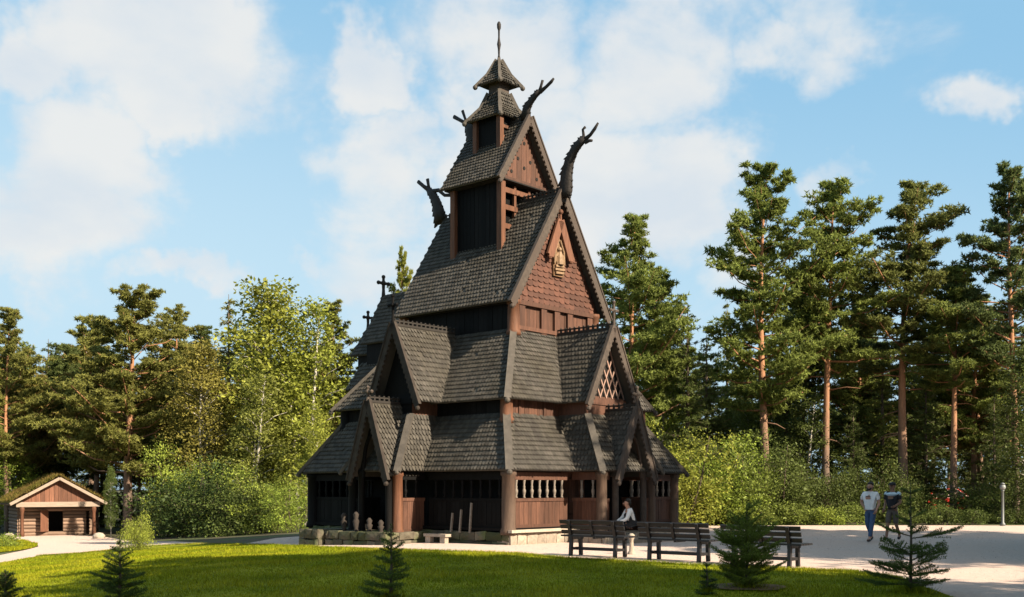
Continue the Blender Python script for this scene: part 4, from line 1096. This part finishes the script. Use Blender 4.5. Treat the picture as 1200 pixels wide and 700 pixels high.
for s in (-1, 1):
    b = MB()
    b.prism([(s*2.65, -.25, 1.80), (0, -.25, 3.22), (0, -.25, 3.30), (s*2.72, -.25, 1.86)], (0, HD+.5, 0)); b.build('roof_boards', M['log'], hut)
    b = MB(); b.beam((s*2.72, -.27, 1.86), (0, -.27, 3.30), .05, .16, (s*.45, 0, .9)); b.build('bargeboard', M['beam'], hut)
b = MB()
nn = 14; pts = []
for s in (-1, 1):
    vs = []; fs = []
    for i in range(nn+1):
        for j in range(nn+1):
            t = i/nn; x = s*(2.74*(1-t)); y = -.24+(HD+.48)*j/nn
            vs.append((x, y, 1.88+1.44*t+.15+random.uniform(-.03, .05)-(.12 if i == 0 else 0)))
    for i in range(nn):
        for j in range(nn): fs.append((i*(nn+1)+j, i*(nn+1)+j+1, (i+1)*(nn+1)+j+1, (i+1)*(nn+1)+j))
    b.add(vs, fs)
sod = b.build('turf_roof', M['turf'], hut)
m = 9000; t = RNG.random(m); sgn = np.where(RNG.random(m) < .5, -1, 1)
C = np.stack([sgn*2.74*(1-t), -.26+(HD+.5)*RNG.random(m), 1.88+1.44*t+.12], 1)
sod_g = link('roof_grass', raw_mesh('roof_grass', needle_tris(C, 1, .24, .035, RNG, 1.6), M['turf'], 3), sod)
sod_g['kind'] = 'stuff'
# stones either side of the hut posts
for px, py, s in ((116, 630, .28), (11, 628, .25)):
    X, D = (px-600)/F*55.0, 55.0
    b = MB(); b.ball((0, 0, .1), s, 9, (1.2, 1, .8)); o = b.build('boulder', M['palestone'], None, True, (X, D, terrain(X, D)))
    tag(o, 'pale boulder beside the %s post of the turf hut' % ('right' if px > 60 else 'left'), 'boulder')

# ------------------------------------------------------------------ BENCHES
bdir = Vector((.775, -.632, 0)).normalized()
b0 = Vector((1.33, 24.35, 0))
def make_bench():
    o = empty('park_bench', (0, 0, 0))
    L = 1.72; x0, x1 = -.10, L-.10     # local x along the bench, y towards its front
    for x in (.16, 1.36):
        b = MB(); b.beam((x, 0, 0), (x, 0.03, .40), .07, .075, (0, 1, 0)); b.beam((x, .03, .40), (x, -.10, .80), .07, .06, (0, 1, 0)); b.build('leg', M['bench'], o)
        b = MB(); b.beam((x, .40, 0), (x, .38, .40), .07, .075, (0, 1, 0)); b.build('leg', M['bench'], o)
        b = MB(); b.beam((x, -.02, .40), (x, .46, .40), .07, .06); b.beam((x, .0, .16), (x, .40, .16), .05, .06); b.build('side_frame', M['bench'], o)
    b = MB(); b.beam((.16, .20, .16), (1.36, .20, .16), .045, .07); b.build('stretcher', M['bench'], o)
    b = MB()
    for y in (.02, .135, .25, .365, .46): b.beam((x0, y, .452), (x1, y, .452), .095, .035)
    b.build('seat', M['bench'], o)
    b = MB()
    for z, y in ((.54, -.02), (.655, -.06), (.77, -.10)): b.beam((x0, y+.035, z), (x1, y+.035, z), .03, .085, (0, -.3, 1))
    b.build('backrest', M['bench'], o)
    b = MB(); b.beam((.76, .02, .46), (.76, -.10, .80), .06, .045, (0, 1, 0)); b.beam((.76, .05, .42), (.76, .45, .42), .06, .05); b.build('back_support', M['bench'], o)
    return o
bench = make_bench()
def copy_tree(o, parent=None):
    c = o.copy(); COL.objects.link(c)
    if parent: c.parent = parent
    for ch in list(o.children): copy_tree(ch, c)
    return c
for k, (s, lab) in enumerate(((-.16, 'black slatted bench nearest the church front'), (1.92, 'black slatted middle bench between the other two'), (3.92, 'black slatted bench partly hidden behind the bushy young spruce'))):
    o = bench if k == 0 else copy_tree(bench)
    p = b0+bdir*s; o.location = (p.x, p.y, terrain(p.x, p.y)+.014); o.rotation_euler.z = math.atan2(bdir.y, bdir.x)
    tag(o, lab, 'bench', 'black benches facing the church front')
# pale stone post between the benches
b = MB(); X, D = (740-600)/F*25.2, 25.2
b.lathe((0, 0, 0), [(.10, 0), (.095, .06), (.055, .12), (.045, .36), (.075, .42), (.08, .48), (.03, .52)], 10)
tag(b.build('stone_post', M['palestone'], None, True, (X, D, .014)), 'short pale stone post seen through the gap between two benches', 'post')

# ------------------------------------------------------------------ LAMP POST
X, D = (1175-600)/F*44.6, 44.6
lamp = empty('lamp_post', (X, D, terrain(X, D))); tag(lamp, 'short grey lamp post with pale globe at the far plaza edge', 'lamp post')
b = MB(); b.lathe((0, 0, 0), [(.11, 0), (.11, .1), (.06, .16), (.05, 1.45), (.08, 1.5)], 10); b.build('post', M['steel'], lamp, True)
b = MB(); b.ball((0, 0, 1.62), .125, 12); b.build('globe', M['globe'], lamp, True)
b = MB(); b.lathe((0, 0, 1.73), [(.10, 0), (.08, .05), (.02, .08)], 10); b.build('lamp_cap', M['steel'], lamp, True)

# ------------------------------------------------------------------ RED CAR beyond the bushes
X, D = (1100-600)/F*58.0, 58.0
car = empty('parked_car', (X, D, terrain(X, D)), math.radians(8)); tag(car, 'red parked car glimpsed through the dark bushes behind the walkers', 'car')
prof = [(-2.05, .35), (-2.08, .62), (-1.95, .82), (-1.2, .90), (-.55, 1.38), (.75, 1.42), (1.45, .98), (1.98, .92), (2.05, .6), (2.0, .32)]
b = MB(); secs = []
for y, k in ((-.82, .94), (-.70, 1.0), (.70, 1.0), (.82, .94)):
    secs.append([(x*k, y*(1 if z < 1.0 else .82), .32+(z-.32)*(k if z > .95 else 1)) for x, z in prof])
n = len(prof); vs = [p for s in secs for p in s]; fs = []
for i in range(3):
    for k in range(n): fs.append((i*n+k, i*n+(k+1) % n, (i+1)*n+(k+1) % n, (i+1)*n+k))
fs += [tuple(range(n)), tuple(range(3*n, 4*n))]
b.add(vs, fs); b.build('body', M['red'], car)
for y in (-.80, .80):
    for x in (-1.3, 1.3):
        b = MB(); b.tube([(x, y-.1, .31), (x, y+.1, .31)], .31, 14); w = b.build('wheel', M['rubber'], car)
        b = MB(); b.tube([(x, y+.105*(1 if y > 0 else -1), .31), (x, y+.12*(1 if y > 0 else -1), .31)], .18, 10); b.build('rim', M['steel'], w)
    s = 1 if y > 0 else -1
    b = MB(); yy = s*.715
    b.prism([(-.95, s*.80, .95), (.1, s*.80, .95), (.1, s*.70, 1.32), (-.50, s*.70, 1.32)], (0, s*.02, 0)); b.prism([(.17, s*.80, .95), (1.15, s*.80, .97), (.72, s*.70, 1.34), (.17, s*.70, 1.33)], (0, s*.02, 0)); b.build('window', M['glass'], car)
    b = MB(); b.ball((-2.0, s*.55, .70), .11, 8); b.build('headlight', M['lampglass'], car)

# ------------------------------------------------------------------ PEOPLE
def skin(name, joints, edges, m, parent, root, sub=2, extra=None):
    names = list(joints); me = bpy.data.meshes.new(name)
    me.from_pydata([joints[n][0] for n in names], [(names.index(a), names.index(b)) for a, b in edges], [])
    o = bpy.data.objects.new(name, me); COL.objects.link(o)
    o.modifiers.new('s', 'SKIN'); mo = o.modifiers.new('u', 'SUBSURF'); mo.levels = sub; mo.render_levels = sub
    sv = me.skin_vertices[0].data
    for i, n in enumerate(names):
        rr = joints[n][1]; sv[i].radius = rr if hasattr(rr, '__len__') else (rr, rr); sv[i].use_root = (n == root)
    dg = bpy.context.evaluated_depsgraph_get(); dg.update()
    res = bpy.data.meshes.new_from_object(o.evaluated_get(dg)); bpy.data.objects.remove(o)
    if extra is not None and extra.v:
        bm = bmesh.new(); bm.from_mesh(res); t = bpy.data.meshes.new('t'); t.from_pydata(extra.v, [], extra.f); bm.from_mesh(t); bm.to_mesh(res); bm.free()
    res.materials.clear(); res.materials.append(m); res.name = name
    res.polygons.foreach_set('use_smooth', [True]*len(res.polygons))
    return link(name, res, parent)
def hand(mb, wrist, d, side, curl=.5):
    """palm, four bent fingers of unequal length and a thumb off its side"""
    w = Vector(wrist); d = vnorm(d); s = vnorm(Vector(side)-d*Vector(side).dot(d)); nrm = d.cross(s)
    mb.tube([w-d*.02, w+d*.03, w+d*.085], [.026, .034, .036], 8, None)
    for k, L in enumerate((.068, .078, .073, .055)):
        p = w+d*.08+s*(.030-.020*k)
        q = p+(d*math.cos(curl*.6)+nrm*math.sin(curl*.6))*L*.5; r = q+(d*math.cos(curl*1.6)+nrm*math.sin(curl*1.6))*L*.5
        mb.tube([p-d*.02, q, r], [.011, .0095, .0075], 6)
    p = w+d*.025+s*.03; q = p+(d*.7+s*.6+nrm*.3).normalized()*.035; r = q+(d*.9+s*.15+nrm*.4).normalized()*.03
    mb.tube([p-s*.015, q, r], [.013, .011, .008], 6)
def person(loc, rz, J, label, tops, legs, shoe_m, hair_style, skin_m, short_legs=False, sleeve='short', seated=False, extra_cloth=None):
    o = empty('person', loc, rz); tag(o, label, 'person')
    V = {k: Vector(v) for k, v in J.items()}
    R = dict(pelvis=.125, belly=.12, chest=.135, neckb=.065, neck=.060, jaw=.075, head=.095, crown=.062, shL=.062, shR=.062, elL=.043, elR=.043, wrL=.029, wrR=.029,
             hipL=.085, hipR=.085, knL=.058, knR=.058, anL=.042, anR=.042, toeL=.035, toeR=.035)
    E = [('pelvis', 'belly'), ('belly', 'chest'), ('chest', 'neckb'), ('neckb', 'neck'), ('neck', 'jaw'), ('jaw', 'head'), ('head', 'crown')]
    for s in 'LR': E += [('chest', 'sh'+s), ('sh'+s, 'el'+s), ('el'+s, 'wr'+s), ('pelvis', 'hip'+s), ('hip'+s, 'kn'+s), ('kn'+s, 'an'+s), ('an'+s, 'toe'+s)]
    ex = MB()
    for s in 'LR': hand(ex, V['wr'+s], V['wr'+s]-V['el'+s], (0, -1, 0) if s == 'L' else (0, -1, 0), .7)
    hd = V['head']; f = vnorm(V['face']-hd)
    up = vnorm(V['crown']-V['jaw']); sd = f.cross(up)
    ex.tube([hd+f*.085+up*.015, hd+f*.108-up*.025, hd+f*.095-up*.035], [.010, .017, .008], 6)       # nose
    for k in (-1, 1): ex.ball(hd+sd*k*.088-up*.01, .026, 6, (.6, 1, 1.2))                           # ears
    ex.beam(hd+f*.092-up*.062-sd*.022, hd+f*.092-up*.062+sd*.022, .014, .010, up)                    # mouth
    body = skin('body', {k: (V[k], R[k]) for k in R}, E, skin_m, o, 'pelvis', 2, ex)
    mb = MB()
    for k in (-1, 1): mb.ball(hd+f*.092+sd*k*.032+up*.005, .009, 6)
    mb.build('eyes', M['hair'], body)
    # hair / beard / cap
    mb = MB()
    if hair_style == 'cap':
        mb.ball(hd+up*.062-f*.008, .100, 12, (1, 1, .62)); mb.beam(hd+f*.075+up*.062, hd+f*.165+up*.05, .14, .016, up); mb.build('cap', M['dark_cloth'], o, True)
        mb = MB(); mb.ball(hd-f*.03+up*.0, .096, 10, (1, 1, .8)); mb.build('hair', M['hair'], o, True)
    else:
        mb.ball(hd+up*.058-f*.026, .094, 12, (1, 1, .80)); mb.ball(hd-f*.05-up*.01, .082, 10)
        mb.build('hair', M['hair'], o, True)
        if hair_style == 'beard':
            mb = MB(); mb.tube([hd+f*.055-up*.05+sd*.065, hd+f*.085-up*.095+sd*.03, hd+f*.088-up*.105, hd+f*.085-up*.095-sd*.03, hd+f*.055-up*.05-sd*.065], [.022, .028, .03, .028, .022], 7)
            mb.build('beard', M['hair'], o, True)
    # shirt: shell round the torso and upper arms
    k = 1.14
    J2 = {n: (V[n], R[n]*k+.012) for n in ('pelvis', 'belly', 'chest', 'shL', 'shR')}
    J2['neckb'] = (V['neckb']-(V['neckb']-V['chest'])*.15, .068); J2['pelvis'] = (V['pelvis']+(V['belly']-V['pelvis'])*.12, .150)
    ed = [('pelvis', 'belly'), ('belly', 'chest'), ('chest', 'neckb'), ('chest', 'shL'), ('chest', 'shR')]
    for s in 'LR':
        if sleeve == 'long': J2['el'+s] = (V['el'+s], .058); J2['wr'+s] = (V['wr'+s]+(V['el'+s]-V['wr'+s])*.08, .042); ed += [('sh'+s, 'el'+s), ('el'+s, 'wr'+s)]
        else: J2['md'+s] = (V['sh'+s].lerp(V['el'+s], .72), .066); ed += [('sh'+s, 'md'+s)]
    skin('shirt', J2, ed, tops, o, 'belly')
    # trousers
    J3 = {'pelvis': (V['pelvis'], .148), 'belly': (V['pelvis'].lerp(V['belly'], .45), .140)}; ed = [('pelvis', 'belly')]
    for s in 'LR':
        J3['hip'+s] = (V['hip'+s], .103); J3['kn'+s] = (V['kn'+s], .074); ed += [('pelvis', 'hip'+s), ('hip'+s, 'kn'+s)]
        if short_legs: J3['kn'+s] = (V['hip'+s].lerp(V['kn'+s], 1.05), .082)
        else: J3['an'+s] = (V['an'+s]+(V['kn'+s]-V['an'+s])*.08, .060); ed += [('kn'+s, 'an'+s)]
    skin('trousers' if not short_legs else 'shorts', J3, ed, legs, o, 'pelvis')
    for s in 'LR':
        a, t = V['an'+s], V['toe'+s]; d = vnorm(t-a); heel = a-vnorm(Vector((d.x, d.y, 0)))*.05-Vector((0, 0, .03))
        skin('shoe', {'h': (heel, .045), 'm': (a.lerp(t, .45)+Vector((0, 0, -.02)), .052), 't': (t, .040)}, [('h', 'm'), ('m', 't')], shoe_m, o, 'm', 1)
    return o, V
# walker in a white shirt, striding towards the left front
J = dict(pelvis=(0, 0, .95), belly=(0, -.01, 1.10), chest=(0, -.01, 1.30), neckb=(0, 0, 1.46), neck=(0, -.01, 1.52), jaw=(0, -.03, 1.58), head=(0, -.02, 1.64), crown=(0, -.01, 1.71), face=(0.02, -1, 1.60),
         shL=(.19, 0, 1.41), elL=(.25, .04, 1.14), wrL=(.22, -.10, .93), shR=(-.19, 0, 1.41), elR=(-.33, .10, 1.17), wrR=(-.20, .05, 1.0),
         hipL=(.09, 0, .90), knL=(.10, -.14, .51), anL=(.09, -.26, .10), toeL=(.10, -.41, .06), hipR=(-.09, 0, .90), knR=(-.09, .02, .50), anR=(-.09, .30, .17), toeR=(-.10, .20, .045))
X, D = (1020-600)/F*31.6, 31.6
o, V = person((X, D, .014), math.radians(-42), J, 'bearded man in white t-shirt and blue jeans walking across the plaza', M['white_cloth'], M['jeans'], M['shoe'], 'beard', M['skin'])
mb = MB(); mb.box(-.07, .07, -.170, -.150, 1.325, 1.345); mb.build('shirt_print', M['ink'], o)
J = dict(J); J.update(elR=(-.25, .05, 1.14), wrR=(-.21, -.12, .95), elL=(.24, .02, 1.14), wrL=(.16, -.18, 1.04), anR=(-.09, -.22, .10), knR=(-.09, -.12, .51), toeR=(-.10, -.38, .06), knL=(.09, .03, .50), anL=(.09, .28, .16), toeL=(.10, .18, .045))
X, D = (1046-600)/F*32.6, 32.6
o, V = person((X, D, .014), math.radians(-45), J, 'man in black cap, dark top with pale blue shoulders and grey shorts, walking', M['dark_cloth'], M['khaki'], M['shoe'], 'cap', M['skin_dark'], True)
mb = MB(); mb.ball((0, -.005, 1.395), .205, 14, (1.0, .80, .34)); mb.ball((.19, 0, 1.40), .078, 8); mb.ball((-.19, 0, 1.40), .078, 8); mb.build('shirt_yoke', M['blue_cloth'], o, True)
# person sitting on the west porch step, facing left
J = dict(pelvis=(0, 0, .10), belly=(0, -.03, .25), chest=(0, -.08, .45), neckb=(0, -.10, .60), neck=(0, -.12, .66), jaw=(0, -.15, .71), head=(0, -.14, .77), crown=(0, -.13, .84), face=(0, -1, .70),
         shL=(.18, -.09, .55), elL=(.24, -.20, .30), wrL=(.12, -.40, .22), shR=(-.18, -.09, .55), elR=(-.24, -.22, .32), wrR=(-.10, -.42, .22),
         hipL=(.10, -.05, .10), knL=(.12, -.46, .16), anL=(.12, -.48, -.26), toeL=(.13, -.62, -.30), hipR=(-.10, -.05, .10), knR=(-.12, -.45, .16), anR=(-.12, -.55, -.26), toeR=(-.13, -.69, -.30))
wl = church.matrix_basis
c = Vector((E0[0], E0[1], 0))+Vector((.665*3.72-.747*-1.42, .747*3.72+.665*-1.42, 0))
o, V = person((c.x, c.y, .40), math.radians(-82), J, 'person in white long sleeves and dark waistcoat sitting at the front porch', M['white_cloth'], M['dark_cloth'], M['shoe'], 'plain', M['skin'], False, 'long')
skin('waistcoat', {'a': (V['pelvis']+Vector((0, 0, .05)), .175), 'b': (V['belly'], .172), 'c': (V['chest']+Vector((0, 0, .06)), .188)}, [('a', 'b'), ('b', 'c')], M['dark_cloth'], o, 'b')
# ------------------------------------------------------------------ SKY, SUN, CAMERA
def sundir():
    a = math.radians(SUN_AZ); e = math.radians(SUN_EL)      # azimuth to the right of +X, towards the viewer
    return Vector((math.cos(e)*math.cos(a), -math.cos(e)*math.sin(a), math.sin(e)))
s = sundir()
sl = bpy.data.lights.new('sun', 'SUN'); sl.energy = SUN_W; sl.angle = math.radians(0.5); sl.color = (1.0, 0.86, 0.66)
so = bpy.data.objects.new('sun', sl); COL.objects.link(so); so.rotation_euler = s.to_track_quat('Z', 'Y').to_euler()
W = bpy.data.worlds.new('World'); scene.world = W; W.use_nodes = True
nt = W.node_tree; N = nt.nodes; L = nt.links; N.clear()
out = N.new('ShaderNodeOutputWorld'); bg = N.new('ShaderNodeBackground'); L.new(bg.outputs[0], out.inputs['Surface'])
sky = N.new('ShaderNodeTexSky'); sky.sky_type = 'NISHITA'; sky.sun_disc = False
sky.sun_elevation = math.radians(SUN_EL); sky.sun_rotation = math.atan2(s.x, s.y); sky.air_density = 1.0; sky.dust_density = SKY_DUST; sky.ozone_density = 1.0
bg.inputs['Strength'].default_value = SKY_W
tc = N.new('ShaderNodeTexCoord')
def vm(op, a, b=None):
    n = N.new('ShaderNodeVectorMath'); n.operation = op
    if hasattr(a, 'links'): L.new(a, n.inputs[0])
    else: n.inputs[0].default_value = a
    if b is not None:
        if hasattr(b, 'links'): L.new(b, n.inputs[1])
        else: n.inputs[1].default_value = b
    return n
def ma(op, a, b=None, c=None, clamp=False):
    n = N.new('ShaderNodeMath'); n.operation = op; n.use_clamp = clamp
    for i, q in enumerate((a, b, c)):
        if q is None: continue
        if hasattr(q, 'links'): L.new(q, n.inputs[i])
        else: n.inputs[i].default_value = q
    return n.outputs[0]
dirv = vm('NORMALIZE', tc.outputs['Generated']).outputs[0]
wn = N.new('ShaderNodeTexNoise'); wn.inputs['Scale'].default_value = 9.0; wn.inputs['Detail'].default_value = 5; wn.inputs['Roughness'].default_value = .6; L.new(dirv, wn.inputs['Vector'])
woff = vm('SCALE', vm('SUBTRACT', wn.outputs['Color'], (.5, .5, .5)).outputs[0]); woff.inputs['Scale'].default_value = .17
warped = vm('ADD', dirv, woff.outputs[0]).outputs[0]
def blob(px, py, r, w=1.0, sq=1.0):
    """soft cloud centred on a direction of the sky; r in photo pixels, sq > 1 flattens it"""
    c = Vector(((px-600)/F, 1, (HY-py)/F)); c.normalize(); rr = r/F*c.y
    d = vm('SUBTRACT', warped, tuple(c)); q = vm('MULTIPLY', d.outputs[0], (1, 1, sq)); l = vm('LENGTH', q.outputs[0]).outputs['Value']
    m = N.new('ShaderNodeMapRange'); m.interpolation_type = 'SMOOTHSTEP'
    m.inputs['From Min'].default_value = rr*1.25; m.inputs['From Max'].default_value = rr*.25; m.inputs['To Min'].default_value = 0; m.inputs['To Max'].default_value = w
    L.new(l, m.inputs['Value']); return m.outputs['Result']
acc = None
for b in CLOUDS:
    r = blob(*b); acc = r if acc is None else ma('ADD' if b[3] < 0 else 'MAXIMUM', acc, r)
nmap = N.new('ShaderNodeMapping'); nmap.inputs['Scale'].default_value = (1, 1, 1.7); L.new(dirv, nmap.inputs['Vector'])
n1 = N.new('ShaderNodeTexNoise'); n1.inputs['Scale'].default_value = 7.0; n1.inputs['Detail'].default_value = 8; n1.inputs['Roughness'].default_value = .56; n1.inputs['Distortion'].default_value = .25
L.new(nmap.outputs[0], n1.inputs['Vector'])
f = ma('ADD', ma('MULTIPLY', acc, .62), ma('MULTIPLY', ma('SUBTRACT', n1.outputs['Fac'], .5), 1.25))
mr = N.new('ShaderNodeMapRange'); mr.interpolation_type = 'SMOOTHSTEP'; mr.inputs['From Min'].default_value = CL_LO; mr.inputs['From Max'].default_value = CL_HI; L.new(f, mr.inputs['Value'])
n2 = N.new('ShaderNodeTexNoise'); n2.inputs['Scale'].default_value = 11; n2.inputs['Detail'].default_value = 5; L.new(nmap.outputs[0], n2.inputs['Vector'])
cw = N.new('ShaderNodeMix'); cw.data_type = 'RGBA'; cw.inputs['A'].default_value = (*CL_DARK, 1); cw.inputs['B'].default_value = (*CL_LIGHT, 1)
cm = N.new('ShaderNodeMapRange'); cm.inputs['From Min'].default_value = .32; cm.inputs['From Max'].default_value = .62; L.new(n2.outputs['Fac'], cm.inputs['Value']); L.new(cm.outputs[0], cw.inputs['Factor'])
# thin haze veil brightens the blue a little
veil = N.new('ShaderNodeMix'); veil.data_type = 'RGBA'; veil.inputs['Factor'].default_value = VEIL; L.new(sky.outputs[0], veil.inputs['A']); veil.inputs['B'].default_value = (*VEIL_C, 1)
sep = N.new('ShaderNodeSeparateXYZ'); L.new(dirv, sep.inputs[0])
pale = N.new('ShaderNodeMapRange'); pale.interpolation_type = 'SMOOTHSTEP'; pale.inputs['From Min'].default_value = .44; pale.inputs['From Max'].default_value = .10; pale.inputs['To Max'].default_value = .85
L.new(ma('ADD', sep.outputs['Z'], ma('MULTIPLY', sep.outputs['X'], .16)), pale.inputs['Value'])
pm = N.new('ShaderNodeMix'); pm.data_type = 'RGBA'; L.new(pale.outputs[0], pm.inputs['Factor']); L.new(veil.outputs['Result'], pm.inputs['A']); pm.inputs['B'].default_value = (*PALE_C, 1)
mix = N.new('ShaderNodeMix'); mix.data_type = 'RGBA'; L.new(ma('MULTIPLY', mr.outputs[0], CL_MAX), mix.inputs['Factor']); L.new(pm.outputs['Result'], mix.inputs['A']); L.new(cw.outputs['Result'], mix.inputs['B'])
# unseen warm glow added to the sky on the sun's side, lifts the shade
bd = vm('DOT_PRODUCT', dirv, tuple(Vector(FILL_DIR).normalized())).outputs['Value']
bm_ = N.new('ShaderNodeMapRange'); bm_.interpolation_type = 'SMOOTHSTEP'; bm_.inputs['From Min'].default_value = .62; bm_.inputs['From Max'].default_value = .95; L.new(bd, bm_.inputs['Value'])
bn = ma('MULTIPLY', bm_.outputs[0], ma('ADD', .55, ma('MULTIPLY', n1.outputs['Fac'], .8), None, True), None, True)
mb2 = N.new('ShaderNodeMix'); mb2.data_type = 'RGBA'; L.new(bn, mb2.inputs['Factor']); L.new(mix.outputs['Result'], mb2.inputs['A']); mb2.inputs['B'].default_value = (*FILL_C, 1)
L.new(mb2.outputs['Result'], bg.inputs['Color'])
cam = bpy.data.cameras.new('camera'); co = bpy.data.objects.new('camera', cam); COL.objects.link(co)
co.location = (0, 0, EYE); co.rotation_euler = (PI/2, 0, 0)
cam.sensor_width = 36; cam.lens = F/1200*36; cam.shift_y = (HY-350)/1200; cam.clip_end = 4000; cam.clip_start = .1
scene.camera = co
scene.view_settings.view_transform = 'Standard'; scene.view_settings.look = 'None'; scene.view_settings.exposure = EXPOSURE; scene.view_settings.gamma = 1.0
scene.view_settings.use_curve_mapping = False
scene.render.engine = 'CYCLES'
scene.cycles.max_bounces = 6; scene.cycles.diffuse_bounces = 3; scene.cycles.transmission_bounces = 4; scene.cycles.transparent_max_bounces = 4
scene.cycles.use_denoising = True
